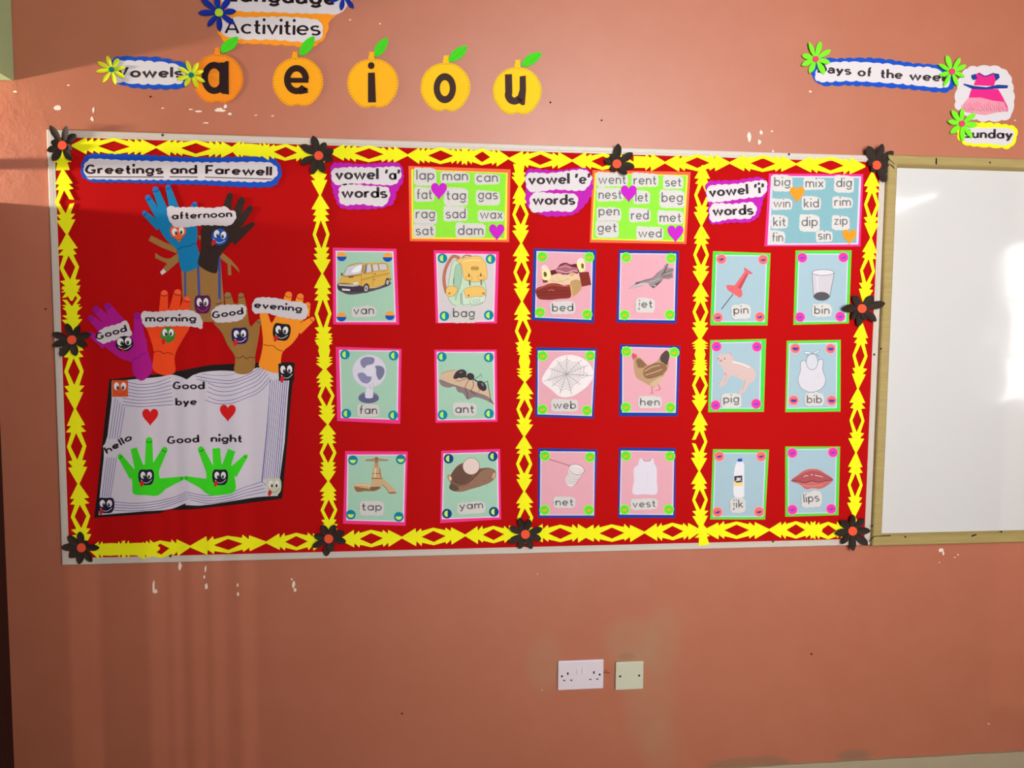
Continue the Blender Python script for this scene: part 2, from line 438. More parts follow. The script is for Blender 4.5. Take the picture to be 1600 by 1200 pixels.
for a, b_ in cs: boxes('streak_mask_strip', [(a, b_, YB - .125, YB - .115, .855, 1.495)], mat((200, 186, 160), .9), w3)
# dark doorway with an open fanlight in the left wall, right in the corner
door = boxes('door_1', [(XL - .09, XL + .002, -.06, -.0008, 0, DOORH), (XL - .09, XL - .01, -.999, -.94, 0, DOORH),
                        (XL - .09, XL - .01, -.94, -.06, DOORH - .06, DOORH)], M_DOOR, kind='structure')
bevel(boxes('door_leaf', [(XL - .07, XL - .03, -.935, -.065, .01, DOORH - .065)], M_DOOR, door), .004)
boxes('door_handle', [(XL - .03, XL + .02, -.88, -.865, .98, .995), (XL + .005, XL + .02, -.88, -.77, .98, .995)], mat((170, 165, 155), .35, .02, .5, metal=.8), door)
boxes('fanlight_bar', [(XL - .10, XL - .08, -.999, -.001, 1.925, 1.95)], M_DOOR, door, label='horizontal bar across the fanlight')
bevel(boxes('trim_1', [(XL + .0005, -.083, -1.2, -.0005, 2.167, ZC - .001)], M_GREEN, kind='structure'), .004, 3)
# skirting, its paint edge slightly ragged
V, F = [], []; xs = [XL + .001 + i * (XR - XL - .002) / 180 for i in range(181)]
for x in xs:
    zt = .1015 + random.uniform(-.0012, .0012)
    V += [(x, -.013, 0.0005), (x, -.013, zt - .003), (x, -.010, zt), (x, -.0002, zt)]
for i in range(180):
    for k in range(3): a = 4 * i + k; F.append((a, a + 4, a + 5, a + 1))
mesh('baseboard_front', V, F, M_SKIRT, kind='structure')
# paint chips: bare white plaster showing through
M_CHIP = mat((240, 222, 206), .8, .05)
wall = bpy.data.objects['wall_front']
chips = [(90, 169, 6, 5), (146, 172, 2, 6), (144, 186, 3, 4), (24, 143, 4, 2), (240, 917, 2, 13), (243, 924, 3, 4), (281, 884, 3, 7), (321, 889, 2, 7),
         (322, 916, 3, 6), (319, 902, 1.5, 4), (371, 914, 1.5, 4), (372, 928, 2, 4), (459, 913, 3, 7), (456, 905, 2, 2), (461, 922, 3, 3), (1171, 214, 4, 9),
         (1187, 222, 3, 5), (1189, 207, 3, 4), (1208, 236, 2, 2), (1206, 205, 2, 1.5), (1470, 860, 5, 3.5), (1474, 864, 2, 4), (1497, 867, 1.5, 1.5), (1492, 871, 2, 1), (1468, 879, 1.2, 1),
         (1266, 143, 2.5, 2), (1586, 188, 1.5, 1.2), (594, 37, 1.6, 1.6), (547, 31, 2.5, 1), (1545, 1131, 2.5, 1), (343, 172, 11, 4), (352, 166, 3, 4), (310, 174, 6, 2), (322, 192, 5, 1.5), (298, 171, 4, 1.2), (359, 178, 4, 2), (400, 180, 3, 1), (254, 169, 3, 1), (426, 181, 3, 1), (107, 133, 3, 1.2), (840, 897, 1, 1), (847, 1078, 1, 1)]
for i, (x, y, rx, ry) in enumerate(chips):
    g = Geo(); k = 9; ph = random.random() * 6
    g.prism([(x + rx * math.cos(-t) * random.uniform(.55, 1.1), y + ry * math.sin(-t) * random.uniform(.55, 1.1)) for t in [ph + 2 * PI * j / k for j in range(k)]], .0, .0006)
    g.out('paint_chip', M_CHIP, wall)
for x, y in [(71, 483), (940, 1188 - 1000 + 0), (235, 151), (860, 160), (1268, 1022), (628, 1115)]:
    g = Geo(); g.prism([(x + 1.6 * math.cos(-t), y + 1.5 * math.sin(-t)) for t in [PI * j / 4 for j in range(8)]], .0, .0006); g.out('nail_hole', M_BLACK, wall, label='small dark mark on the wall')

# hanging tube lamp deep in the room (its reflection is the streak on the whiteboard)
tl = root('tube_lamp', (4.3, -2.9, 2.33), 'fluorescent tube lamp hanging from the ceiling near the back right corner, outside the picture', 'lamp')
def cyl(name, p, q, r, m, parent, n=16):
    p, q = Vector(p), Vector(q); ax = (q - p).normalized(); u = ax.orthogonal().normalized(); v = ax.cross(u); V, F = [], []
    for c in (p, q):
        for k in range(n): t = 2 * PI * k / n; V.append(c + u * r * math.cos(t) + v * r * math.sin(t))
    for k in range(n): F.append((k, (k + 1) % n, n + (k + 1) % n, n + k))
    F += [tuple(range(n - 1, -1, -1)), tuple(range(n, 2 * n))]
    return mesh(name, V, F, m, parent)
me_ = bpy.data.materials.new('lamp_glow'); me_.use_nodes = True
b = me_.node_tree.nodes['Principled BSDF']; b.inputs['Emission Color'].default_value = (1, .98, .95, 1); b.inputs['Emission Strength'].default_value = 14
cyl('tube', (4.3, -3.2, 2.33), (4.3, -2.6, 2.33), .016, me_, tl)
boxes('housing', [(4.27, 4.33, -3.24, -2.56, 2.355, 2.40)], M_WHITE, tl)
for y in (-3.15, -2.65): cyl('rod', (4.3, y, 2.395), (4.3, y, ZC), .006, M_ALU, tl, 8)

# ------------------------------------------------------------------ mitred frames
def frame(names, x0, x1, z0, z1, prof, m, parent, gap=0.0003):
    """four mitred rails; prof = [(inset from the outer edge, distance from wall), ...]"""
    C = [(x0, z0, 1, 1), (x1, z0, -1, 1), (x1, z1, -1, -1), (x0, z1, 1, -1)]
    res = []
    for i in range(4):
        a, b = C[i], C[(i + 1) % 4]; V, F = [], []; n = len(prof)
        for c in (a, b):
            for s, d in prof: V.append((c[0] + c[2] * s, -d, c[1] + c[3] * s))
        for k in range(n - 1): F.append((k, n + k, n + k + 1, k + 1))
        F.append(tuple(range(n))); F.append(tuple(range(2 * n - 1, n - 1, -1)))
        F.append((0, n - 1, 2 * n - 1, n))
        res.append(mesh(names, V, F, m, parent))
    return res
BW, BH = 2.44, 1.217
nb = root('notice_board', (BW / 2, 0, ZB + BH / 2), 'large red felt notice board in a thin pale aluminium frame on the salmon wall', 'notice board')
FS, FR = .0130, .0142
boxes('felt_panel', [(.006, BW - .006, -FS, -.0005, ZB + .006, ZB + BH - .006)], M_FELT, nb)
frame('frame_rail', 0, BW, ZB, ZB + BH, [(0, .0005), (0, .0125), (.002, .0142), (.013, .0142), (.0138, .0134), (.0148, .0142), (.019, .0142), (.020, .0131)], M_ALU, nb)
for x, y in [(254, 211), (1233, 241), (266, 869), (1208, 846), (1366, 554), (94, 545)]:
    p = at(x, y, .015); cyl('screw', (p.x, -.0135, p.z), (p.x, -.0145, p.z), .0038, mat((70, 60, 54), .5), nb, 10)

WB0, WB1 = BW + .0008, BW + .0008 + 2.44
wbd = root('whiteboard', ((WB0 + WB1) / 2, 0, ZB + BH / 2), 'glossy whiteboard in an olive-brown wooden frame right of the notice board', 'whiteboard')
m = bpy.data.materials.new('glossy_whiteboard'); m.use_nodes = True; nt = m.node_tree; b = nt.nodes['Principled BSDF']
b.inputs['Base Color'].default_value = (.66, .645, .635, 1); b.inputs['Roughness'].default_value = .10
b.inputs['Coat Weight'].default_value = .35; b.inputs['Coat Roughness'].default_value = .04
tc = nt.nodes.new('ShaderNodeTexCoord'); nz = nt.nodes.new('ShaderNodeTexNoise'); nz.inputs['Scale'].default_value = 5; nz.inputs['Detail'].default_value = 1
bp = nt.nodes.new('ShaderNodeBump'); bp.inputs['Strength'].default_value = .30; bp.inputs['Distance'].default_value = .006
nt.links.new(tc.outputs['Object'], nz.inputs['Vector']); nt.links.new(nz.outputs['Fac'], bp.inputs['Height'])
nt.links.new(bp.outputs['Normal'], b.inputs['Normal']); nt.links.new(bp.outputs['Normal'], b.inputs['Coat Normal'])
boxes('writing_surface', [(WB0 + .02, WB1 - .02, -.012, -.0005, ZB + .02, ZB + BH - .02)], m, wbd)
frame('frame_rail', WB0, WB1, ZB - .001, ZB + BH + .002, [(0, .0005), (0, .024), (.003, .027), (.026, .027), (.030, .024), (.037, .0122)], M_WOOD, wbd)
for x, y in [(1377, 545), (1363, 822), (1415, 839), (1565, 831), (1463, 252), (1547, 254)]:
    p = at(x, y, .028); cyl('nail', (p.x, -.0255, p.z), (p.x, -.0282, p.z), .0028, M_BLACK, wbd, 8)
for pts_, w_ in (([(1518, 838), (1526, 835)], 2), ([(1463, 247), (1463, 257)], 2.2), ([(1357, 847), (1366, 838), (1392, 837)], 1.2), ([(1386, 245), (1398, 257)], 1.0)):
    g = Geo(); g.stroke(pts_, w_, .0275); g.out('joint_crack', M_BLACK, wbd, label='dark crack in the frame')

# ------------------------------------------------------------------ yellow cut-paper garlands
def profile(teeth, hj):
    """half height of the cut paper from the waist (t=0) to the middle of the diamond (t=1)"""
    if teeth == 2: return [(0, .10), (.44, 1.0), (.455, .50), (.61, .97), (.63, hj), (1, .98)]
    P = [(0, .10), (.35, 1.0), (.37, .52), (.50, .98), (.52, .52), (.655, .94), (.675, hj), (1, .98)]
    return P
def segment(strip, p0, p1, hw, d, hole=True, hl=.33, hh=.60, hj=.45, half=0, brk=0, teeth=2):
    p0, p1 = Vector(p0 + (0,)), Vector(p1 + (0,)); ax = (p1 - p0); L = ax.length; ax /= L; nr = Vector((-ax.y, ax.x, 0))
    P = profile(teeth, hj)
    def side(ts, sgn, rnd):
        # list of (s along, outer, inner)
        o = []
        for t, h in P:
            if .35 <= t < .66 and not (teeth == 2 and t == .63): h = h * rnd.uniform(.88, 1.08)
            o.append((t, h))
        return o
    rnd = random.Random(int(p0.x * 7 + p0.y * 13)); V, F = [], []; g = Geo()
    def q(s, h, sg): v = p0 + ax * (s * L) + nr * (h * hw * sg); return (v.x, v.y)
    for sg in (1, -1):
        halves = ((0, 1), (1, -1)) if half == 0 else (((0, 1),) if half == 1 else ((1, -1),))
        for base, dr in halves:
            o = side(P, sg, rnd); sc = .5 if half == 0 else 1.0
            top = [(t, h) for t, h in o]
            if not hole: top[-1] = (1, .7)
            inner = [(1, hh), (1 - hl, 0)] if hole else [(1, 0)]
            if brk and sg == brk and hole:      # this strand is torn: leave a little gap in its middle
                top = top[:-1] + [(.95, .95)]; inner = [(.93, hh * .8), (1 - hl, 0)]
            pts = [(0, 0)] + top + inner
            g.prism([q((base + dr * t * sc) if half == 0 else (t if half == 1 else 1 - t), h, sg) for t, h in pts], d, d + .0007)
    return g.out('segment', M_YEL, strip)
def strip(label, segs, hw, group='yellow cut-paper garlands', d=.0146, **k):
    xs = [s[i][0] for s in segs for i in (0, 1)]; ys = [s[i][1] for s in segs for i in (0, 1)]
    c = at((min(xs) + max(xs)) / 2, (min(ys) + max(ys)) / 2, d)
    r = root('paper_garland', c, label, 'garland', group)
    for i, s in enumerate(segs):
        kw = dict(k); kw.update(s[2] if len(s) > 2 else {})
        segment(r, s[0], s[1], kw.pop('hw', hw), kw.pop('d', d + .0009 * (i % 2)), **kw)
    return r
S1 = dict(hole=False, half=1); S2 = dict(hole=False, half=2); SO = dict(hole=False, teeth=3)
hz = dict(hl=.38, hh=.62, hj=.66)
strip('yellow cut-paper garland of diamonds and arrows along the top edge of the notice board',
      [((112, 227.5), (244, 230), dict(teeth=3)), ((244, 230), (368, 234), dict(teeth=3)), ((360, 232), (425, 237), dict(hole=False, hw=14)), ((400, 236), (492, 240), dict(hl=.4)), ((516, 238), (637, 242.5), dict(teeth=3)), ((637, 242.5), (740, 244), dict(teeth=3)), ((712, 243), (795, 247), dict(hl=.3)),
       ((795, 248), (894, 251)), ((894, 251), (990, 254)), ((990, 253), (1039, 254), dict(hole=False, half=2)), ((1039, 254), (1140, 254.5)), ((1140, 254.5), (1244, 256.5)), ((1244, 256.5), (1352, 260))], 13.5, **hz)
strip('yellow cut-paper garland of diamonds and arrows along the bottom edge of the notice board',
      [((140, 859), (205, 858), dict(hole=False, hw=14)), ((180, 859), (250, 857), dict(hole=False, hw=14)), ((205, 862), (297, 854), dict(hl=.3)), ((297, 854), (416, 847.5)), ((416, 847.5), (510, 845)), ((532, 843), (628, 840)), ((628, 840), (727, 836.5)),
       ((727, 836.5), (815, 834)), ((826, 834), (925, 833)), ((905, 834), (1007, 832)), ((1007, 832), (1095, 829)), ((1100, 829), (1202, 828)), ((1202, 828), (1285, 828), dict(hl=.35)), ((1258, 829), (1330, 829), dict(hl=.35))], 14, **hz)
vt = dict(hl=.36, hh=.60, hj=.50, d=.0150)
strip('yellow cut-paper garland running down the left edge of the notice board',
      [((97, 233), (98, 266), S1), ((98, 265), (104.5, 366), dict(brk=-1)), ((104.5, 366), (112, 470)), ((110, 440), (113, 492), dict(brk=1, hl=.5)), ((112, 478), (113.5, 516), dict(hole=False, half=2)), ((114, 522), (117, 639), dict(hj=.5)),
       ((117, 639), (122.5, 756)), ((122.5, 756), (129, 858))], 15.5, **vt)
strip('yellow cut-paper garland dividing the greetings panel from the vowel a panel',
      [((498, 252), (500, 305), S2), ((500, 305), (503.5, 427.5), dict(teeth=3)), ((503.5, 427.5), (506, 553), dict(teeth=3)), ((506, 518), (507, 578), SO), ((507, 575), (512, 663), dict(teeth=3)), ((512, 663), (513, 752), dict(teeth=3)), ((513, 752), (515, 842), dict(teeth=3))], 13.5, **vt)
strip('yellow cut-paper garland dividing the vowel a panel from the vowel e panel',
      [((811, 256), (812, 292), S2), ((812, 290), (814.5, 380)), ((814.5, 380), (815.5, 471)), ((815.5, 471), (819, 563)), ((819, 533), (820, 597), SO), ((820, 597), (819, 682)), ((819, 682), (819, 768)), ((819, 768), (822, 850))], 13, **vt)
strip('yellow cut-paper garland dividing the vowel e panel from the vowel i panel',
      [((1098, 258), (1096, 352.5)), ((1096, 352.5), (1095, 444)), ((1095, 444), (1093.7, 531)), ((1093.7, 528), (1094, 580), SO), ((1094, 560), (1093.5, 644)), ((1093.5, 644), (1092.5, 736), dict(brk=1)), ((1092.5, 736), (1095, 826)), ((1096, 818), (1100, 852), S1)], 12.5, **vt)
strip('yellow cut-paper garland running down the right edge of the notice board',
      [((1363, 268), (1361, 371.6)), ((1361, 371.6), (1350, 475)), ((1347, 505), (1340.5, 607)), ((1340.5, 607), (1337.5, 707.5)), ((1337.5, 707.5), (1335, 808)), ((1335, 806), (1333, 832), dict(hole=False, half=1, hw=8))], 12, **vt)

# ------------------------------------------------------------------ craft-foam flowers
def flower(x, y, r, color, ccol, label, cr=7, d=.018, n=8, seed=1, lift=.012, wid=.26, group=None, petals=None):
    rd = random.Random(seed); c = at(x, y, d + .004)
    rt = root('foam_flower', c, label, 'flower', group)
    k = (at(x + 10, y, d) - at(x, y, d)).x / 10          # metres per pixel here
    a0 = rd.random() * 2 * PI / n
    pl = petals or [(math.degrees(a0 + 2 * PI * i / n) + rd.uniform(-7, 7), rd.uniform(.88, 1.08), rd.uniform(.2, 1.1)) for i in range(n)]
    for i, (ang, ln, lf) in enumerate(pl):
        an = math.radians(ang)
        u = Vector((math.cos(an), 0, math.sin(an))); v = Vector((-math.sin(an), 0, math.cos(an)))
        V, F = [], []; R = 9; W = 5; L = r * k * ln; wd = r * k * wid; th = .0013
        tw = rd.uniform(-.25, .25)
        for lay in (0, 1):
            for a in range(R + 1):
                t = a / R; w_ = wd * (math.sin(PI * min(.985, t ** 1.25 * .93 + .07)) ** .62) * (.55 + .6 * t)
                for b_ in range(W):
                    s = (b_ / (W - 1) - .5) * 2
                    hgt = lift * lf * t * t + .10 * w_ * s * s + tw * w_ * s * t
                    p = Vector((c.x, -d, c.z)) + u * (L * t) + v * (w_ * s / 2 * 1.9 * .5 * 1.0)
                    p.y = -d - max(hgt, 0) - (.0002 * i) - lay * th
                    V.append(p)
        nn = (R + 1) * W
        for a in range(R):
            for b_ in range(W - 1):
                i0 = a * W + b_
                F.append((i0, i0 + 1, i0 + W + 1, i0 + W)); F.append((nn + i0, nn + i0 + W, nn + i0 + W + 1, nn + i0 + 1))
        rim = [b_ for b_ in range(W)] + [a * W + W - 1 for a in range(1, R + 1)] + [R * W + b_ for b_ in range(W - 2, -1, -1)] + [a * W for a in range(R - 1, 0, -1)]
        for j in range(len(rim)):
            p_, q_ = rim[j], rim[(j + 1) % len(rim)]; F.append((p_, nn + p_, nn + q_, q_))
        mesh('petal', V, F, color, rt, smooth=False)
    g = Geo(); g.prism([(x + cr * math.cos(-t), y + cr * math.sin(-t)) for t in [2 * PI * q / 22 for q in range(22)]], d + .0015, d + .0058)
    g.out('centre', ccol, rt)
    return rt
M_PET = mat((50, 40, 34), .62, .1); M_OR = mat((240, 86, 54), .6, .03)
fl = [(97, 227, 29, 'black foam flower with a red-orange centre on the top left corner of the notice board', [(38, 1.0, .5), (72, 1.1, .9), (118, 1.2, .6), (160, .6, .3), (205, .85, .6), (243, 1.0, .8), (300, .95, .4), (340, .6, .4)]),
      (498, 243, 31, 'black foam flower with a red-orange centre where the top garland meets the first divider', [(20, .8, .3), (62, .75, .3), (105, 1.0, .5), (150, 1.0, .3), (205, 1.0, .3), (250, 1.0, .4), (285, .9, .5), (345, .75, .2)]),
      (964, 256, 29, 'black foam flower on the top edge above the chart that starts with went', [(90, 1.0, 1.0), (35, 1.0, .5), (352, .95, .3), (120, .6, .3), (165, .7, .2), (235, .5, .4), (310, .75, 1.0), (65, .4, .3)]),
      (1370, 258, 31, 'black foam flower on the top right corner of the notice board beside the whiteboard', [(78, 1.0, .6), (122, 1.0, .5), (40, 1.0, .6), (12, .75, .4), (345, .9, .5), (300, .9, .6), (160, .5, .2), (225, .4, .2)]),
      (112, 531, 30, 'black foam flower halfway down the left edge of the notice board', None),
      (1347, 482, 30, 'black foam flower halfway down the right edge of the notice board', [(130, .8, .5), (50, .8, .4), (14, 1.1, 1.2), (180, 1.1, 1.2), (222, .75, .4), (258, .9, .3), (320, .95, .5), (290, .6, .3)]),
      (127, 856, 30, 'black foam flower on the bottom left corner of the notice board', [(92, .9, .3), (135, .95, .3), (175, 1.0, .5), (220, .8, .4), (262, .9, .3), (305, .95, .4), (0, .95, .3), (45, .5, .2)]),
      (513.5, 842, 29, 'black foam flower on the bottom edge at the foot of the first divider', [(113, .85, .3), (66, .85, .3), (25, .95, .4), (350, .95, .3), (165, .8, .3), (207, .95, .3), (262, .95, .4), (285, .7, .5)]),
      (821, 835, 27, 'black foam flower on the bottom edge at the foot of the second divider', None),
      (1332.5, 830, 28, 'black foam flower on the bottom right corner of the notice board', None)]
for i, (x, y, r, lab, pt) in enumerate(fl):
    flower(x, y, r, M_PET, M_OR, lab, seed=40 + i, group='black flowers on the notice board', petals=pt, wid=.46)

# ------------------------------------------------------------------ signs cut with wavy scissors
def sign(name, label, backing, labels, words, d=.0146, bcol=None, group=None, ink=M_INK, step=9, amp=1.6, cat='sign'):
    xs = [p[0] for p in backing]; ys = [p[1] for p in backing]
    rt = root(name, at((min(xs) + max(xs)) / 2, (min(ys) + max(ys)) / 2, d), label, cat, group)
    g = Geo(); g.prism(scallop(backing, step, amp), d, d + .0009); g.out('backing', bcol, rt)
    subs = []
    for i, lb in enumerate(labels):
        g = Geo(); g.prism(scallop(lb, step, amp * .9), d + .0009, d + .0014); subs.append(g.out('label_strip', M_WHITE, rt))
    for i, wl in enumerate(words):
        for wd in wl:
            g = Geo()
            if wd[0] == '_': g.stroke([wd[1], wd[2]], wd[3], d + .0016); g.out('underline', ink, subs[i])
            else: text(g, *wd[:7], d + .0016, sp=wd[7] if len(wd) > 7 else None); g.out('lettering', ink, subs[i])
    return rt
B = M_BLUE = mat((18, 78, 190), .6, .04)
M_PUR = mat((186, 26, 172), .6, .03)
sign('greeting_sign', 'long wavy blue-edged white sign reading Greetings and Farewell', [(127, 262), (134, 244), (170, 241), (300, 246), (432, 250), (440, 270), (431, 289), (300, 288), (200, 285), (140, 283), (128, 275)],
     [[(131, 261), (138, 250), (200, 251), (320, 254), (424, 255), (433, 263), (431, 276), (420, 283), (300, 281), (160, 280), (136, 277)]],
     [[('Greetings', 132.5, 272.6, 255.5, 272.8, 11.2, .38), ('and', 266, 272.8, 308, 272.8, 11, .38), ('Farewell', 320.5, 272.8, 425, 275.6, 11, .38),
       ('_', (135, 276.3), (256, 276.6), 1.3), ('_', (265, 276.4), (309, 276.6), 1.3), ('_', (320, 276.8), (426, 279.8), 1.3)]], bcol=B, ink=mat((44, 24, 28), .6, .03))
z = Z(480, 220, 4.706)
sign('word_sign', "magenta-edged sign reading vowel 'a' words", z([(185, 170), (400, 172), (690, 178), (705, 290), (660, 370), (630, 460), (560, 490), (240, 488), (205, 420), (178, 310), (172, 220)]),
     [z([(186, 215), (260, 198), (480, 198), (680, 200), (692, 250), (650, 315), (400, 312), (195, 310)]), z([(245, 335), (440, 332), (600, 352), (606, 400), (572, 472), (400, 465), (245, 458)])],
     [[('vowel', *z(205, 290), *z(525, 290), 13.5, .37), ('‘a’', *z(572, 292), *z(684, 292), 13, .34, .14)], [('words', *z(250, 424), *z(590, 426), 13, .37)]], bcol=M_PUR, step=8, group="signs above the word charts", d=.0158)
z = Z(800, 230, 5.161)
sign('word_sign', "magenta-edged sign reading vowel 'e' words", z([(115, 192), (350, 190), (610, 178), (648, 260), (642, 370), (575, 480), (510, 535), (240, 545), (130, 480), (112, 300)]),
     [z([(118, 225), (300, 212), (600, 188), (642, 240), (600, 333), (350, 340), (130, 345)]), z([(162, 382), (350, 375), (520, 388), (530, 445), (500, 508), (330, 512), (150, 508)])],
     [[('vowel', *z(130, 306), *z(465, 302), 13, .37), ('‘e’', *z(510, 303), *z(634, 300), 13, .34, .14)], [('words', *z(165, 470), *z(510, 470), 12.6, .37)]], bcol=M_PUR, step=8, group="signs above the word charts", d=.0162)
z = Z(1080, 230, 5)
sign('word_sign', "magenta-edged sign reading vowel 'i' words", z([(125, 275), (330, 260), (560, 243), (605, 300), (565, 400), (520, 545), (470, 580), (300, 588), (150, 590), (138, 440), (112, 320)]),
     [z([(126, 320), (350, 288), (585, 264), (592, 310), (570, 368), (400, 400), (130, 415)]), z([(155, 458), (330, 445), (490, 440), (510, 500), (470, 548), (300, 560), (155, 575)])],
     [[('vowel', *z(140, 394), *z(448, 372), 12.4, .37), ('‘i’', *z(495, 370), *z(575, 364), 12.4, .34, .14)], [('words', *z(166, 541), *z(488, 533), 12.4, .37)]], bcol=M_PUR, step=8, group="signs above the word charts", d=.0162)
z = Z(150, 70, 8.889)
sign('word_sign', 'wavy blue-edged sign reading Vowels, left of the row of fruits', z([(230, 200), (330, 165), (560, 168), (860, 180), (1100, 228), (1250, 280), (1290, 420), (1220, 588), (1060, 612), (700, 603), (500, 588), (340, 545), (245, 500), (215, 350)]),
     [z([(245, 250), (320, 225), (540, 222), (850, 240), (1060, 265), (1200, 320), (1240, 410), (1200, 518), (1070, 543), (650, 543), (430, 528), (265, 492), (235, 370)])],
     [[('Vowels', *z(285, 459), *z(1215, 466), 12.6, .37)]], d=.0006, bcol=B, step=13, amp=2)
z = Z(1240, 40, 4.444)
sign('word_sign', 'long wavy blue-edged sign reading Days of the week', z([(130, 350), (160, 240), (300, 230), (600, 230), (820, 262), (1040, 285), (1112, 330), (1100, 440), (1060, 460), (700, 430), (400, 413), (180, 405)]),
     [z([(150, 340), (200, 275), (300, 255), (600, 262), (800, 285), (1000, 305), (1090, 380), (1068, 425), (700, 400), (400, 384), (160, 382)])],
     [[('Dæys', *z(165, 330), *z(400, 347), 11, .36), ('of', *z(443, 355), *z(543, 360), 11, .36), ('the', *z(600, 368), *z(757, 375), 11, .36), ('week', *z(800, 382), *z(1082, 394), 11, .36)]], d=.0006, bcol=B, step=11, amp=1.8)
sg = sign('word_sign', 'wavy yellow-edged sign reading Sunday under the pink dress', z([(1148, 700), (1290, 675), (1400, 680), (1548, 712), (1552, 760), (1515, 842), (1400, 845), (1180, 822), (1142, 780)]),
     [z([(1175, 725), (1290, 712), (1520, 722), (1532, 760), (1498, 822), (1350, 818), (1182, 798)])],
     [[('Sunday', *z(1175, 784), *z(1522, 792), 11.5, .37)]], d=.0010, bcol=M_YEL, step=10, amp=1.8)
M_ORG = mat((248, 152, 30), .6, .03)
sign('word_sign', 'orange-edged sign reading Language Activities at the top of the picture', [(345, -24), (440, -32), (545, -30), (550, 0), (533, 19), (516, 30), (511, 50), (503, 64), (488, 73), (455, 71), (400, 68), (350, 64), (341, 50), (342, 10)],
     [[(347, -22), (440, -26), (542, -24), (542, 8), (532, 20), (500, 21), (430, 19), (362, 15), (348, 5)], [(346, 32), (400, 27), (480, 29), (500, 34), (503, 56), (492, 65), (430, 62), (360, 59), (346, 50)]],
     [[('Længuæge', 354, 3.5, 526, 9.5, 17, .38, .16)], [('Activities', 350.5, 53, 501, 56.5, 17.5, .26)]], d=.0006, bcol=M_ORG, step=12, amp=1.6, ink=mat((36, 16, 20), .6, .03))
# pink dress picture above the Sunday sign
dr = root('dress_picture', at(*z(1330, 470)), 'white scalloped paper with a pink and blue dress drawn on it', 'picture')
g = Geo(); g.prism(scallop(z([(1160, 350), (1200, 298), (1300, 282), (1440, 292), (1500, 340), (1522, 420), (1528, 560), (1500, 640), (1380, 662), (1220, 640), (1128, 570), (1130, 460)]), 12, 2), .0006, .0012); g.out('backing', M_WHITE, dr)
g = Geo(); D = .0013
g.prism(z([(1255, 340), (1290, 325), (1330, 350), (1380, 330), (1420, 345), (1400, 390), (1390, 420), (1250, 415), (1262, 380)]), None, D, 0)
g.prism(z([(1235, 440), (1420, 440), (1450, 490), (1485, 560), (1490, 595), (1420, 600), (1330, 622), (1250, 612), (1160, 590), (1175, 550), (1215, 500)]), None, D, 0)
g.prism(z([(1215, 500), (1300, 500), (1380, 520), (1460, 530), (1488, 590), (1420, 602), (1330, 622), (1250, 612), (1160, 592), (1175, 550)]), None, D + .0001, 1)
g.prism(z([(1232, 345), (1262, 335), (1278, 365), (1250, 380), (1236, 368)]), None, D + .0001, 2); g.prism(z([(1385, 330), (1425, 335), (1432, 360), (1405, 385), (1395, 350)]), None, D + .0001, 2)
g.stroke(z([(1285, 332), (1320, 352), (1350, 348), (1390, 330)]), 1.8, D + .0002, 2)
g.prism(z([(1180, 402), (1260, 420), (1340, 428), (1420, 410), (1490, 415), (1485, 435), (1400, 438), (1330, 445), (1240, 440), (1180, 412)]), None, D + .0002, 2)
for i in range(22):
    a = z(1172 + 13.8 * i + random.uniform(-5, 5), random.uniform(520, 560)); b = z(1165 + 14.5 * i, random.uniform(570, 612)); g.stroke([a, b], .5, D + .0002, 0)
for i in range(12):
    x = 1180 + 26 * i; g.stroke(z([(x, 575 + random.uniform(-12, 12)), (x + 20, 590 + random.uniform(-10, 10))]), .45, D + .0003, 3)
g.out('drawing', [mat((226, 40, 130)), mat((226, 150, 165)), mat((28, 58, 140)), mat((110, 60, 80))], dr)
# flowers on the wall signs
M_LF = mat((214, 226, 40), .6, .04); M_TEAL = mat((0, 112, 116), .6, .03); M_LIME = mat((120, 236, 40), .6, .04); M_PINK = mat((226, 62, 110), .6, .03); M_NAVY = mat((16, 44, 150), .6, .04)
flower(174, 108.5, 24, M_LF, M_TEAL, 'yellow-green foam flower at the left end of the Vowels sign', 4.2, .0032, seed=3, lift=.004, wid=.34)
flower(298.5, 117, 23, M_LF, M_TEAL, 'yellow-green foam flower between the Vowels sign and the first fruit', 4.2, .0062, seed=9, lift=.004, wid=.34)
flower(1275, 92, 24.5, M_LIME, M_PINK, 'lime foam flower with a pink centre, left end of the Days sign', 4.8, .0032, seed=5, lift=.005, wid=.36)
flower(1488, 111.5, 23.5, M_LIME, M_PINK, 'lime foam flower with a pink centre, right end of the Days sign', 4.8, .0032, seed=12, lift=.005, wid=.34)
flower(1503.5, 193, 24, M_LIME, M_PINK, 'lime foam flower with a pink centre on the left corner of the Sunday sign', 4.8, .0032, seed=15, lift=.005, wid=.36)
flower(342, 19.5, 30, M_NAVY, mat((176, 214, 44), .6, .03), 'blue foam flower with a lime centre on the left of the Language Activities sign', 6.3, .0032, seed=21, lift=.005, wid=.36,
       petals=[(97, 1, .3), (53, 1, .3), (8, .9, .3), (325, .95, .3), (272, .98, .3), (232, .95, .4), (184, 1.05, .5), (143, 1.1, .5)])
flower(537, -7, 24, M_NAVY, mat((176, 214, 44), .6, .03), 'blue foam flower on the right of the Language Activities sign, cut off by the picture', 5, .0032, seed=23, lift=.004, wid=.36,
       petals=[(90, 1, .3), (45, 1, .3), (0, 1, .3), (310, 1.0, .3), (260, .95, .3), (205, 1, .3), (150, 1, .3)])

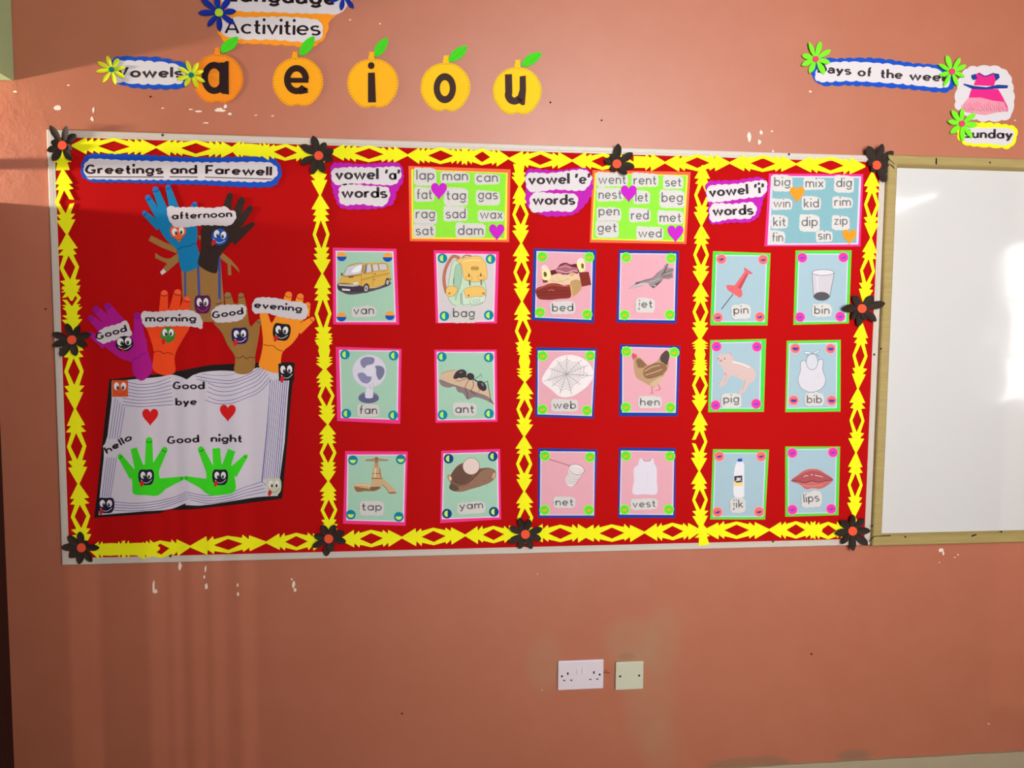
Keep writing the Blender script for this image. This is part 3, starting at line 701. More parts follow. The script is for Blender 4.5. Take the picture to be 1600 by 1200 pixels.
# ------------------------------------------------------------------ five paper fruits with the vowels
def fruit(z, cx, cy, rx, ry, colr, stem, leaf, letter, label, tone):
    px = lambda a: z(*a)
    rt = root('paper_fruit', at(*px((cx, cy)), .001), label, 'paper fruit', 'orange paper fruits with the vowels')
    o = []
    for k in range(36):
        t = 2 * PI * k / 36 + PI / 2; x, y = math.cos(t), math.sin(t)
        f = 1.0
        dn = (t - PI / 2) % (2 * PI); dn = min(dn, 2 * PI - dn)
        f -= .085 * math.exp(-(dn / .16) ** 2); f += .035 * math.exp(-((dn - .5) / .25) ** 2)
        du = PI - dn; f += -.03 * math.exp(-(du / .25) ** 2)
        f *= 1 + random.uniform(-.006, .006)
        o.append((cx + rx * x * f, cy + ry * y * f))
    ol = smooth([px(p) for p in o], 3)
    D0 = .0006
    sx, sy = stem; s = z.s / 4.0
    g = Geo(); g.prism(ol, D0, .0026)
    g.prism(smooth([px(p) for p in [(sx - 16 * s, sy + 42 * s), (sx - 15 * s, sy), (sx - 8 * s, sy - 20 * s), (sx + 6 * s, sy - 16 * s), (sx + 16 * s, sy - 22 * s), (sx + 15 * s, sy), (sx + 17 * s, sy + 20 * s), (sx + 22 * s, sy + 46 * s)]], 3), D0, .0025)
    g.out('fruit_body', colr, rt)
    g = Geo()
    cxp, cyp = px((cx, cy))
    for k in range(0, len(ol), 2):
        x, y = ol[k]; x2, y2 = cxp + (x - cxp) * .935, cyp + (y - cyp) * .935; x3, y3 = cxp + (x - cxp) * .975, cyp + (y - cyp) * .975
        tx, ty = (y - cyp) * .012, -(x - cxp) * .012
        g.stroke([(x2 + tx, y2 + ty), (x3 - tx, y3 - ty)], .8, .0028)
    for k in range(5):
        a = px((sx + (-8 if k % 2 else 8) * s, sy + (-10 + 10 * k) * s)); g.disc(a[0], a[1], .5, .5, .0028, 0, 6)
    g.out('pen_stitching', mat((90, 50, 20)), rt)
    g = Geo(); lf = smooth([px(p) for p in leaf], 6); g.prism(lf, .0027, .0038); lo = g.out('leaf', mat((70, 208, 30), .6, .04), rt)
    g = Geo(); a, b = px(leaf[0]), px(leaf[2] if len(leaf) < 6 else leaf[3]); g.stroke([a, ((a[0] + b[0]) / 2 + .4, (a[1] + b[1]) / 2 + .6), b], .35, .0040); g.out('vein', mat((50, 160, 30)), lo)
    g = Geo(); letter(g, px, z.s); g.out('letter', mat(tone, .6, .04), rt)
z2, z4 = Z(140, 0, 3.81), Z(500, 0, 4)
def E_(cx, cy, rx, ry, a0, a1, n=26): return [(cx + rx * math.cos(math.radians(a0 + (a1 - a0) * k / n)), cy + ry * math.sin(math.radians(a0 + (a1 - a0) * k / n))) for k in range(n + 1)]
DL = .0034
def ring(g, px, cx, cy, rx, ry, ix, iy):
    o = E_(cx, cy, rx, ry, 0, 360, 30); i = E_(cx, cy, ix, iy, 0, 360, 30)
    for k in range(30): g.face([px(p) for p in (o[k + 1], o[k], i[k], i[k + 1])], DL)
def la(g, px, s):
    ring(g, px, 742, 464, 76, 96, 37, 57)
    g.prism([px(p) for p in [(772, 372), (800, 372), (812, 364), (828, 364), (829, 562), (790, 558), (772, 545)]], None, DL + .0001)
def le(g, px, s):
    P = E_(1232, 474, 56, 68, -2, -322, 30)
    g.stroke([px(p) for p in P], 38 / s, DL); g.stroke([px(p) for p in [(1180, 478), (1303, 478)]], 30 / s, DL + .0001)
    g.prism([px(p) for p in [(1250, 520), (1298, 524), (1300, 553), (1250, 562)]], None, DL)
def li(g, px, s):
    g.disc(*px((320, 410)), 21 / s, 22 / s, DL, 0, 18); g.prism([px(p) for p in [(300, 455), (343, 453), (350, 640), (300, 640)]], None, DL)
def lo_(g, px, s):
    ring(g, px, 780, 551, 70, 94, 31, 50)
def lu(g, px, s):
    g.stroke([px(p) for p in [(1178, 464), (1180, 580)] + E_(1215, 590, 38, 42, 180, 30, 12)], 44 / s, DL, cap=False)
    g.prism([px(p) for p in [(1248, 478), (1286, 472), (1288, 560), (1280, 655), (1262, 658), (1240, 640), (1235, 600), (1248, 560)]], None, DL)
fruit(z2, 763, 468, 151, 148, mat((242, 138, 28), .6, .03), (760, 300), [(782, 312), (784, 275), (815, 240), (882, 220), (872, 270), (830, 305)], la, 'darker orange paper fruit with a black letter a, leftmost of the five', (40, 20, 22))  # the five oranges differ partly by paper, partly by wall light put into the colour
fruit(z2, 1240, 487, 150, 148, mat((248, 166, 24), .6, .03), (1221, 325), [(1250, 328), (1256, 280), (1290, 235), (1336, 216), (1332, 270), (1295, 318)], le, 'orange paper fruit with a black letter e', (46, 24, 22))
fruit(z4, 330, 520, 160, 156, mat((250, 178, 26), .6, .03), (322, 342), [(346, 354), (345, 295), (375, 255), (422, 236), (416, 290), (382, 340)], li, 'orange paper fruit with a dark letter i, middle one of the five', (54, 32, 28))
fruit(z4, 784, 544, 155, 154, mat((252, 194, 28), .6, .03), (787, 365), [(806, 385), (822, 330), (860, 298), (920, 290), (905, 335), (855, 378)], lo_, 'yellow-orange paper fruit with a dark letter o', (62, 42, 36))
fruit(z4, 1233, 568, 152, 150, mat((252, 200, 30), .6, .03), (1234, 392), [(1262, 415), (1275, 370), (1310, 340), (1386, 331), (1360, 378), (1305, 412)], lu, 'yellow-orange paper fruit with a dark letter u, rightmost of the five', (66, 46, 40))

# ------------------------------------------------------------------ paper hands
def cap_poly(a, b, wa, wb, n=7):
    """finger: rounded tip at a (width wa), base at b (width wb)"""
    dx, dy = b[0] - a[0], b[1] - a[1]; L = math.hypot(dx, dy); ux, uy = dx / L, dy / L; nx, ny = -uy, ux
    o = [(b[0] + nx * wb / 2, b[1] + ny * wb / 2)]
    for k in range(n + 1):
        t = PI * k / n; o.append((a[0] + nx * wa / 2 * math.cos(t) - ux * wa * .5 * math.sin(t), a[1] + ny * wa / 2 * math.cos(t) - uy * wa * .5 * math.sin(t)))
    o.append((b[0] - nx * wb / 2, b[1] - ny * wb / 2)); return o
def hand(z, label, colr, fingers, palm, line, wrist=None, d=.0146, square=(), tips=None, name='paper_hand', group='paper hands on the greetings panel'):
    P = z(palm); xs = [p[0] for p in P]; ys = [p[1] for p in P]
    rt = root(name, at(sum(xs) / len(xs), sum(ys) / len(ys), d), label, 'paper hand', group)
    g = Geo(); g.prism(smooth(P, 3), d, d + .0012)
    for i, (a, b, wa, wb) in enumerate(fingers):
        pa, pb = z(*a), z(*b)
        if i in square:
            dx, dy = pb[0] - pa[0], pb[1] - pa[1]; L = math.hypot(dx, dy); nx, ny = -dy / L, dx / L; wa_, wb_ = wa / z.s / 2, wb / z.s / 2
            g.prism([(pb[0] + nx * wb_, pb[1] + ny * wb_), (pa[0] + nx * wa_, pa[1] + ny * wa_), (pa[0] - nx * wa_, pa[1] - ny * wa_), (pb[0] - nx * wb_, pb[1] - ny * wb_)], d, d + .0012 + .00004 * (i + 1))
        else: g.prism(cap_poly(pa, pb, wa / z.s, wb / z.s), d, d + .0012 + .00004 * (i + 1))
    g.out('palm_and_fingers', colr, rt)
    if tips is not None:
        g = Geo()
        for i, (a, b, wa, wb) in enumerate(fingers):
            if i in square: continue
            pa, pb = z(*a), z(*b); L = math.hypot(pb[0] - pa[0], pb[1] - pa[1]); w = wa / z.s
            e = (pa[0] + (pb[0] - pa[0]) / L * w * .12, pa[1] + (pb[1] - pa[1]) / L * w * .12)
            g.prism(cap_poly(pa, e, w * .86, w * .86), None, d + .0016 + .00002 * i)
        g.out('fingernail', tips, rt)
    g = Geo()
    for i, (a, b, wa, wb) in enumerate(fingers):
        if i in square: continue
        pa, pb = z(*a), z(*b); L = math.hypot(pb[0] - pa[0], pb[1] - pa[1]); ux, uy = (pb[0] - pa[0]) / L, (pb[1] - pa[1]) / L; nx, ny = -uy, ux; w = wa / z.s
        c = (pa[0] + ux * w * .12, pa[1] + uy * w * .12)
        g.stroke(smooth([(c[0] + nx * w * q + ux * w * .22 * (1 - 4 * q * q), c[1] + ny * w * q + uy * w * .22 * (1 - 4 * q * q)) for q in (-.46, -.25, 0, .25, .46)], 3, False), .9, d + .0018)
    if wrist: g.stroke(smooth(z(wrist), 4, False), .9, d + .0018)
    g.out('pen_line', line, rt)
    return rt
# tan tree trunk with branches, behind the hands
z8 = Z(220, 280, 8); zt = Z(220, 380, 8.572)
tr = root('paper_tree_trunk', at(313, 450, .0146), 'tan paper tree trunk with side branches under the blue and black hands', 'paper tree')
g = Geo(); M_TAN = mat((160, 116, 62), .65, .06)
g.prism([(282, 395), (284, 440), (286, 480), (300, 495), (317, 503), (331, 503), (346, 496), (350, 470), (347, 440), (344, 395)], .0133, .0146)
g.out('trunk', M_TAN, tr)
def branch(*ps):
    g = Geo()
    for P in ps: g.prism(z8(P), .0133, .0145)
    return g.out('branch', M_TAN, tr)
branch([(130, 703), (95, 765), (250, 850), (440, 925), (480, 860), (300, 790)])
branch([(180, 920), (180, 985), (330, 1055), (240, 1160), (262, 1198), (350, 1140), (470, 1030), (480, 900), (440, 940), (370, 990), (310, 992), (245, 965)])
branch([(1020, 920), (990, 985), (1085, 1060), (1090, 1200), (1130, 1200), (1125, 1060), (1235, 1168), (1215, 1110), (1130, 1010)])
branch([(715, 705), (750, 705), (742, 770)])
g = Geo(); g.prism(z8([(240, 1160), (262, 1198), (318, 1160), (285, 1118)]), None, .0147); g.out('branch_tip', M_WHITE, tr, label='white unpainted branch tip')
for x0, y0, x1, y1, wd in ((289, 421, 289.5, 464, 3), (309.3, 414, 311.5, 463, 3.6), (342.8, 402, 343, 468, 4)):
    g = Geo(); g.stroke([(x0, y0), (x1, y1)], wd, .0149); g.out('stripe', mat((62, 80, 160), .55, .04), tr, label='blue marker stripe down the trunk')
M_BL = mat((14, 124, 178), .6, .03)
hand(z8, 'blue paper hand at the top left of the paper tree', M_BL,
     [((45, 425), (240, 600), 62, 110), ((90, 232), (250, 500), 74, 100), ((185, 130), (300, 430), 78, 115), ((340, 100), (430, 400), 66, 125), ((675, 312), (590, 480), 60, 110)],
     [(190, 500), (300, 400), (480, 350), (620, 480), (700, 600), (700, 780), (690, 800), (718, 880), (726, 1070), (650, 1135), (520, 1150), (480, 1030), (450, 880), (340, 780), (240, 640)],
     mat((16, 44, 130)), [(450, 882), (520, 850), (560, 838), (600, 840), (640, 815), (690, 800)], d=.0150, tips=mat((40, 110, 200)))
hand(z8, 'black paper hand at the top right of the paper tree', mat((52, 36, 32), .6, .08),
     [((1115, 205), (1060, 420), 76, 120), ((1262, 262), (1180, 480), 84, 120), ((1368, 365), (1220, 560), 74, 110), ((1398, 560), (1130, 760), 54, 160)],
     [(770, 570), (900, 480), (1020, 400), (1180, 420), (1250, 560), (1210, 690), (1050, 880), (985, 960), (965, 1080), (945, 1172), (860, 1160), (730, 1080), (712, 1050), (755, 850)],
     M_BLACK, [(820, 850), (880, 862), (930, 850), (990, 870)], d=.0153)
zp = Z(120, 440, 6)
hand(zp, 'purple paper hand leaning left over the book', mat((176, 22, 138), .6, .03),
     [((290, 232), (400, 390), 66, 115), ((180, 262), (330, 410), 66, 105), ((130, 342), (260, 460), 60, 95), ((120, 490), (270, 590), 46, 100), ((567, 322), (590, 560), 68, 115)],
     [(190, 470), (300, 400), (420, 370), (500, 450), (560, 520), (640, 520), (662, 640), (700, 750), (712, 820), (668, 890), (605, 930), (560, 905), (520, 840), (515, 762), (430, 730), (330, 665), (230, 575)],
     mat((90, 10, 110)), [(515, 762), (545, 720), (585, 710), (605, 680), (652, 672)], d=.0150, tips=mat((140, 24, 150)))
hand(zp, 'red-orange paper hand pointing up, second from the left over the book', mat((246, 74, 26), .6, .03),
     [((820, 112), (812, 300), 68, 90), ((945, 105), (905, 300), 70, 105), ((1035, 168), (1000, 300), 68, 110)],
     [(640, 400), (740, 290), (1040, 280), (1060, 420), (1000, 530), (930, 660), (915, 720), (920, 850), (860, 878), (790, 872), (716, 830), (722, 660), (670, 480)],
     mat((60, 20, 16)), [(722, 664), (775, 652), (815, 675), (855, 665), (900, 685)], d=.0157, tips=mat((248, 100, 60)))
zb = Z(300, 440, 6)
hand(zb, 'brown paper hand pointing up, third from the left over the book', mat((158, 114, 58), .65, .05),
     [((335, 130), (365, 270), 64, 90), ((460, 132), (478, 270), 54, 85), ((248, 190), (280, 300), 56, 80), ((628, 372), (565, 490), 42, 110)],
     [(190, 360), (300, 230), (500, 225), (535, 390), (565, 440), (628, 420), (618, 560), (592, 700), (588, 800), (560, 845), (500, 868), (400, 850), (406, 710), (335, 600), (280, 480)],
     mat((50, 30, 20)), [(412, 712), (450, 714), (475, 698), (510, 722), (545, 708), (592, 716)], d=.0157, tips=mat((150, 122, 80)))
hand(zb, 'amber paper hand pointing up, rightmost over the book', mat((252, 150, 36), .6, .03),
     [((905, 125), (880, 230), 64, 80), ((1015, 142), (990, 250), 62, 80), ((1085, 218), (1060, 320), 50, 80), ((1128, 352), (990, 455), 44, 95)],
     [(640, 290), (700, 290), (745, 388), (792, 310), (870, 210), (1050, 260), (1060, 345), (1000, 400), (1005, 480), (930, 590), (850, 660), (832, 740), (826, 852), (760, 852), (625, 788), (640, 720), (665, 590), (652, 420)],
     mat((70, 40, 20)), [(670, 590), (720, 600), (760, 600), (800, 635), (850, 652)], d=.0157, tips=mat((252, 128, 60)))

# ------------------------------------------------------------------ big open paper book
bk = root('paper_book', at(303, 690, .0146), 'large open white paper book with pen-drawn page edges on black backing', 'paper book')
zl, zr = Z(130, 560, 4.616), Z(290, 560, 4.616)
white = smooth(zl([(205, 165), (400, 148), (560, 132), (642, 118), (690, 128), (747, 152)]), 4, False) + smooth(zr([(50, 122), (110, 102), (250, 88), (430, 92), (540, 62), (640, 60), (748, 160)]), 4, False) \
    + zr([(740, 240), (715, 600), (680, 860), (665, 992)]) + smooth(zr([(660, 992), (520, 1000), (380, 1022), (100, 1062), (0, 1058)]), 3, False) + smooth(zl([(738, 1045), (640, 1085), (450, 1102), (112, 1130)]), 3, False) + zl([(118, 1000), (148, 720), (150, 640), (175, 560), (205, 300)])
g = Geo(); g.prism([(171, 593), (260, 583), (330, 570), (410, 566), (457, 566), (461, 568), (455, 620), (448, 700), (441, 779), (380, 787), (300, 796), (262, 797), (250, 802), (147, 809), (152, 770), (160, 690)], .0133, .0141); g.out('backing', M_BLACK, bk)
g = Geo(); g.prism(white, .0141, .0146); pg = g.out('page', mat((214, 206, 218), .6, .02), bk)
g = Geo(); DB = .0147
for k in range(8):                                   # left page, curved edges along the top
    y0 = 165 + k * 24; L = [(300 + 0 * k if k < 5 else 285, y0 + 2), (400, y0 + 22 - k), (520, y0 + 12 - k * .5), (628 + k * 3, y0 - 28 + k * 4)]
    g.stroke(smooth(zl(L), 6, False), .8, DB)
for k in range(7):                                   # right page
    x0 = [70, 80, 160, 165, 155, 160, 140][k]; y0 = [128, 150, 176, 208, 238, 275, 300][k]
    g.stroke(smooth(zr([(x0, y0), (220, y0 + 25), (320, y0 + 32 - k), (430, y0 - 0 - k * 2), (520, y0 - 50), (540 + k * 13, y0 - 78 - k * 12)]), 6, False), .8, DB)
g.stroke(smooth(zr([(120, 112), (200, 122), (300, 122), (360, 112)]), 6, False), .5, DB)
for k in range(5):
    g.stroke(zl([(232 + k * 17, 285 + k * 16), (190 + k * 18, 580)]), .8, DB)
    g.stroke(zl([(172 + k * 17, 715), (136 + k * 15, 1000)]), .8, DB)
for k in range(9):
    x = 612 + k * 15.5; g.stroke(zr([(x, 160 - k * 3), (x - 25 - k, 500), (548 + k * 15.5, 880 - (10 if k else -15))]), .75 if k < 6 else 1.0, DB)
for k in range(4):
    g.stroke(smooth(zl([(222, 1035 + k * 20), (380, 1045 + k * 18), (560, 1025 + k * 18), (700, 985 + k * 16), (745 + k * 6, 962 + k * 16)]), 5, False), .8, DB)
    g.stroke(smooth(zr([(8 + k * 8, 965 + k * 18), (150, 990 + k * 18), (300, 975 + k * 18), (440, 925 + k * 22), (550 + k * 10, 890 + k * 24)]), 5, False), .8, DB)
g.stroke(zr([(610, 180), (590, 500), (552, 890), (578, 912)]), .7, DB)
g.out('pen_line', mat((62, 64, 150)), pg)
g = Geo()
IK = mat((44, 32, 40), .6, .03)
for wdd in (('Good', 269.5, 609, 320, 609, 9.2, .38), ('bye', 274, 634.5, 308, 633.5, 9, .38), ('Good', 261, 694.5, 311.5, 692, 9.2, .38), ('night', 329, 691.5, 379, 692, 9.2, .38), ('hello', 167, 710.5, 208, 686.5, 8.6, .37)):
    g = Geo(); text(g, *wdd, .0149); g.out('lettering', IK, pg)
def hello():
    g = Geo(); g.prism(smooth([(161, 697), (163, 705), (168, 714), (190, 706), (208, 692), (212, 684), (206, 678), (188, 684), (172, 690)], 4), .0146, .0147); g.out('label_strip', mat((214, 206, 218), .6, .02), bk)
hello()
def heart_pts(cx, cy, s, rot=0):
    o = []
    for k in range(28):
        t = 2 * PI * k / 28; x = .0625 * 8 * math.sin(t) ** 3; y = -(.52 * math.cos(t) - .2 * math.cos(2 * t) - .08 * math.cos(3 * t) - .03 * math.cos(4 * t)) * .95
        o.append((cx + s * (x * math.cos(rot) - y * math.sin(rot)), cy + s * (x * math.sin(rot) + y * math.cos(rot))))
    return o
def heart(parent, x, y, s, colr, d, rot=0):
    g = Geo(); g.prism(heart_pts(x, y, s, rot), d, d + .0007); return g.out('heart', colr, parent)
M_RED = mat((216, 26, 26), .6, .03)
heart(bk, 234.7, 650, 25, M_RED, .0149); heart(bk, 356, 643.5, 25, M_RED, .0149)
GR = mat((62, 222, 34), .6, .03)
hand(zl, 'bright green paper hand on the left page of the paper book', GR,
     [((265, 705), (365, 850), 34, 70), ((364, 648), (410, 810), 44, 70), ((475, 590), (475, 790), 46, 62), ((588, 658), (515, 800), 40, 66), ((715, 865), (560, 910), 26, 90)],
     [(345, 830), (400, 775), (540, 785), (556, 870), (620, 890), (600, 930), (540, 988), (450, 985), (360, 975), (355, 900)], M_BLACK, d=.0152, square=(1,))
hand(zr, 'bright green paper hand on the right page of the paper book', GR,
     [((110, 655), (180, 810), 42, 66), ((220, 648), (232, 800), 54, 62), ((333, 662), (285, 800), 54, 66), ((435, 705), (335, 830), 28, 84), ((0, 862), (160, 915), 26, 90)],
     [(150, 800), (240, 770), (335, 775), (352, 850), (355, 960), (260, 985), (170, 985), (100, 930), (60, 895), (150, 870)], M_BLACK, d=.0152, square=(1, 2))

# ------------------------------------------------------------------ small face stickers
def face(x, y, w, h, colr, label, rot=0, d=.0166, shape='square', tongue=-1, eye=.27, line=None, gap=.22):
    rt = root('face_sticker', at(x, y, d), label, 'sticker', 'little face stickers')
    c, s = math.cos(rot), math.sin(rot)
    T_ = lambda a, b: (x + (a * w) * c - (b * h) * s, y + (a * w) * s + (b * h) * c)
    if shape == 'square': O = [(-.5, -.35), (-.4, -.5), (0, -.5), (.4, -.5), (.5, -.35), (.5, .2), (.35, .45), (0, .5), (-.35, .45), (-.5, .2)]
    elif shape == 'round': O = [(.5 * math.cos(t), .5 * math.sin(t)) for t in [2 * PI * k / 14 for k in range(14)]]
    elif shape == 'heart': O = [(-.5, -.2), (-.35, -.5), (-.05, -.45), (.2, -.5), (.5, -.2), (.42, .1), (.15, .3), (0, .5), (-.2, .3), (-.42, .1)]
    else: O = [(-.5, -.5), (.5, -.5), (.5, 0), (.5, .5), (-.5, .5), (-.5, 0)]
    g = Geo(); g.prism([T_(*p) for p in smooth(O, 3 if shape != 'plain' else 1)], d, d + .0005); g.out('sticker_base', colr, rt)
    D = d + .0006; EW = mat((236, 232, 228), .4, .01)
    for sd in (-1, 1):
        ex, ey = T_(sd * gap, -.14)
        g = Geo(); g.disc(ex, ey, eye * w * .62, eye * h * .85, D, 0, 16, rot); e = g.out('eye', EW, rt)
        g = Geo(); px, py = T_(sd * gap * .75 + .02, -.05); g.disc(px, py, eye * w * .3, eye * h * .42, D + .0001, 0, 12); g.disc(px - .3, py - .8, .5, .5, D + .0002, 1, 8); g.out('pupil', [mat((22, 26, 60), .4, .02), EW], e)
    g = Geo(); g.stroke([T_(*p) for p in smooth([(-.36, .16), (-.2, .3), (0, .37), (.2, .3), (.38, .14)], 3, False)], .75, D); g.out('mouth', line or EW, rt)
    if tongue:
        g = Geo(); g.prism([T_(*p) for p in smooth([(tongue * .16, .30), (tongue * .34, .24), (tongue * .42, .46), (tongue * .34, .62), (tongue * .2, .5)], 3)], D, D + .0003); g.out('tongue', mat((206, 34, 40), .4, .03), rt)
    return rt
DK = mat((30, 26, 30), .4, .05)
face(278.8, 365, 25, 26, mat((232, 96, 44), .4, .1), 'orange heart-shaped face sticker on the blue hand', -.15, shape='heart', tongue=0, d=.0170, line=mat((150, 40, 20)))
face(343, 370, 25, 26, mat((28, 84, 176), .4, .1), 'blue round face sticker on the black hand', .2, shape='round', d=.0172)
face(316.5, 476, 24, 28, mat((86, 26, 84), .4, .2), 'purple face sticker on the tan tree trunk', 0, d=.0151, tongue=0, line=mat((220, 60, 90)))
face(194.5, 537, 28, 24, DK, 'black face sticker with a wide red tongue on the purple hand', -.1, shape='round', d=.0182, eye=.30, tongue=-.4, line=mat((236, 232, 228), .4, .01))
face(262.5, 523, 23, 25, mat((64, 136, 52), .4, .1), 'green round face sticker on the red-orange hand', 0, shape='round', d=.0186, line=mat((40, 90, 36)))
face(375, 525, 25, 25, mat((40, 26, 86), .4, .1), 'navy face sticker on the brown hand', -.05, d=.0182)
face(440, 519, 26, 26, DK, 'black face sticker on the amber hand', .12, d=.0182)
face(228.4, 746, 23, 24, mat((30, 26, 50), .4, .1), 'dark face sticker on the left green hand', 0, d=.0172)
face(344, 746, 23, 24, mat((26, 28, 46), .4, .1), 'dark face sticker on the right green hand', 0, d=.0172)
face(187.5, 607, 25, 26, mat((222, 86, 40), .4, .08), 'square orange face sticker on the top left corner of the paper book', 0, shape='plain', tongue=0, d=.0151, line=mat((170, 50, 20)))
face(165.5, 790, 25, 24, mat((34, 24, 56), .4, .1), 'dark violet face sticker on the bottom left corner of the paper book', 0, d=.0151)
face(447.5, 581, 24, 27, DK, 'black face sticker on the top right corner of the paper book', -.05, shape='plain', d=.0170)
face(428, 760, 22, 25, mat((204, 206, 178), .4, .1), 'pale cream face sticker on the bottom right corner of the paper book', 0, d=.0151, line=mat((130, 130, 110)))

# ------------------------------------------------------------------ speech labels on the hands
def tagl(label, outline, wdd, d, step=7, amp=1.0):
    xs = [p[0] for p in outline]; ys = [p[1] for p in outline]
    rt = root('word_label', at(sum(xs) / len(xs), sum(ys) / len(ys), d), label, 'label', 'white word labels on the paper hands')
    g = Geo(); g.prism(scallop(outline, step, amp), d, d + .0005); g.out('paper', mat((214, 204, 208), .6, .02), rt)
    g = Geo()
    text(g, *wdd, d + .0007); g.out('lettering', IK, rt)
tagl('white wavy paper label reading afternoon across the blue and black hands', z8([(345, 340), (450, 352), (700, 350), (900, 360), (1070, 345), (1100, 380), (1180, 410), (1190, 480), (1120, 570), (950, 575), (750, 575), (600, 595), (420, 590), (350, 500)]), ('afternoon', 268.3, 343.8, 363.2, 339.8, 8.6, .37), .0172)
tagl('white paper label reading Good on the purple hand', zp([(175, 520), (230, 450), (380, 400), (470, 370), (490, 420), (512, 500), (440, 535), (340, 550), (240, 578)]), ('Good', 150.5, 532.5, 199.5, 518, 8.2, .37), .0174)
tagl('white paper label reading morning on the red-orange hand', zp([(615, 285), (720, 285), (900, 272), (1100, 280), (1165, 340), (1170, 440), (1110, 425), (950, 415), (750, 420), (640, 420)]), ('morning', 226.7, 503.6, 307, 503.4, 8.6, .37), .0176)
tagl('white paper label reading Good on the brown hand', zb([(178, 300), (230, 235), (400, 218), (500, 230), (505, 300), (470, 350), (330, 380), (210, 370)]), ('Good', 331.5, 498.5, 381, 491.5, 8.2, .37), .0174)
tagl('white paper label reading evening on the amber hand', zb([(562, 240), (590, 165), (780, 155), (900, 180), (1070, 215), (1085, 290), (1065, 345), (850, 335), (700, 295), (580, 292)]), ('evening', 396.5, 481.6, 471.8, 488.2, 8.4, .37), .0174)

# ------------------------------------------------------------------ word charts
M_CORAL = mat((250, 108, 64), .6, .03); M_LG = mat((142, 226, 58), .6, .04); M_YB = mat((246, 226, 70), .6, .03)
M_CREAM = mat((212, 208, 204), .65, .02); M_HOT = mat((246, 54, 138), .6, .03); M_SKY = mat((130, 176, 186), .6, .03); M_PALE = mat((214, 206, 226), .6, .02)
M_WORD = mat((112, 110, 114), .7, .03)
def chart(z, label, outer, inner, body, c1, c2, c3, words, hearts, hcol, first):
    d = .0134
    cx = sum(p[0] for p in z(outer)) / 4; cy = sum(p[1] for p in z(outer)) / 4
    rt = root('word_chart', at(cx, cy, d), label, 'chart', 'word charts')
    g = Geo(); g.prism(z(outer), d, d + .0007); g.out('backing', c1, rt)
    g = Geo(); g.prism(z(inner), d + .0007, d + .0010); g.out('border_strip', c2, rt)
    g = Geo(); g.prism(z(body), d + .0010, d + .0013); g.out('sheet', c3, rt)
    for s, x0, x1, yb, xh in words:
        asc = 1.62 if any(q in 'bdfhklt' for q in s) else (1.35 if 'i' in s else 1.12); dsc = .62 if any(q in 'gpyj' for q in s) else .14
        p = 14
        o = [(x0 - p, yb - xh * asc * .5), (x0 - p + 4, yb - xh * asc - p * .3), ((x0 * 2 + x1) / 3, yb - xh * asc - p * random.uniform(.1, .6)), ((x0 + x1 * 2) / 3, yb - xh * asc - p * random.uniform(.1, .6)),
             (x1 + p - 6, yb - xh * (asc - .2)), (x1 + p, yb - xh * .4), (x1 + p - 5, yb + xh * dsc), ((x0 + x1) / 2, yb + xh * dsc + p * .6), (x0 - p + 4, yb + xh * min(dsc, .5) + 4)]
        g = Geo(); g.prism(scallop(z(o), 5, .7), d + .0013, d + .0016); w_ = g.out('word_label', M_CREAM, rt)
        g = Geo(); text(g, s, *z(x0, yb), *z(x1, yb), xh / z.s, 0.21, d + .0018); g.out('lettering', M_WORD, w_)
    for x, y, s in hearts: heart(rt, *z(x, y), s, hcol, d + .0022)
    return rt
z = Z(480, 220, 4.706)
chart(z, "lime green word chart in a coral frame beginning lap man can", [(745, 185), (1495, 210), (1485, 745), (755, 738)], [(765, 208), (1474, 235), (1468, 728), (770, 720)], [(778, 214), (1462, 240), (1448, 716), (780, 708)], M_CORAL, M_YB, M_LG,
      [('lap', 802, 935, 288, 52), ('man', 995, 1182, 292, 50), ('can', 1245, 1402, 304, 50), ('fat', 803, 920, 430, 52), ('tag', 1022, 1168, 436, 52), ('gas', 1256, 1402, 432, 52), ('rag', 798, 940, 572, 52), ('sad', 1018, 1165, 572, 52), ('wax', 1270, 1438, 576, 50), ('sat', 797, 930, 695, 50), ('dam', 1107, 1296, 694, 52)],
      [(969, 362, 25), (1394, 664, 24)], mat((196, 30, 196), .6, .03), 0)
z = Z(800, 230, 5.161)
chart(z, "lime green word chart in a coral frame beginning went rent set", [(650, 185), (1440, 200), (1405, 780), (628, 768)], [(668, 207), (1420, 225), (1386, 762), (642, 745)], [(682, 213), (1408, 232), (1372, 752), (652, 735)], M_CORAL, M_YB, M_LG,
      [('went', 696, 920, 298, 54), ('rent', 980, 1165, 303, 54), ('set', 1234, 1366, 318, 52), ('nest', 698, 886, 418, 54), ('let', 995, 1098, 440, 54), ('beg', 1206, 1378, 444, 56), ('pen', 698, 866, 552, 54), ('red', 960, 1102, 585, 54), ('met', 1190, 1366, 604, 54), ('get', 690, 845, 686, 54), ('wed', 1018, 1206, 730, 52)],
      [(942, 365, 25), (1319, 688, 25)], mat((196, 30, 196), .6, .03), 0)
z = Z(1080, 230, 5)
chart(z, "pale blue word chart in a pink frame beginning big mix dig", [(608, 205), (1345, 210), (1322, 776), (572, 774)], [(624, 224), (1328, 228), (1306, 760), (596, 764)], [(640, 236), (1312, 240), (1290, 748), (614, 752)], M_HOT, M_PALE, M_SKY,
      [('big', 648, 776, 305, 50), ('mix', 892, 1035, 315, 50), ('dig', 1133, 1256, 313, 52), ('win', 642, 775, 472, 48), ('kid', 880, 998, 472, 50), ('rim', 1118, 1248, 460, 48), ('kit', 640, 740, 618, 50), ('dip', 862, 988, 618, 52), ('zip', 1115, 1222, 608, 50), ('fin', 630, 718, 738, 50), ('sin', 990, 1090, 724, 50)],
      [(828, 360, 23), (1237, 692, 22)], mat((250, 150, 34), .6, .03), 0)

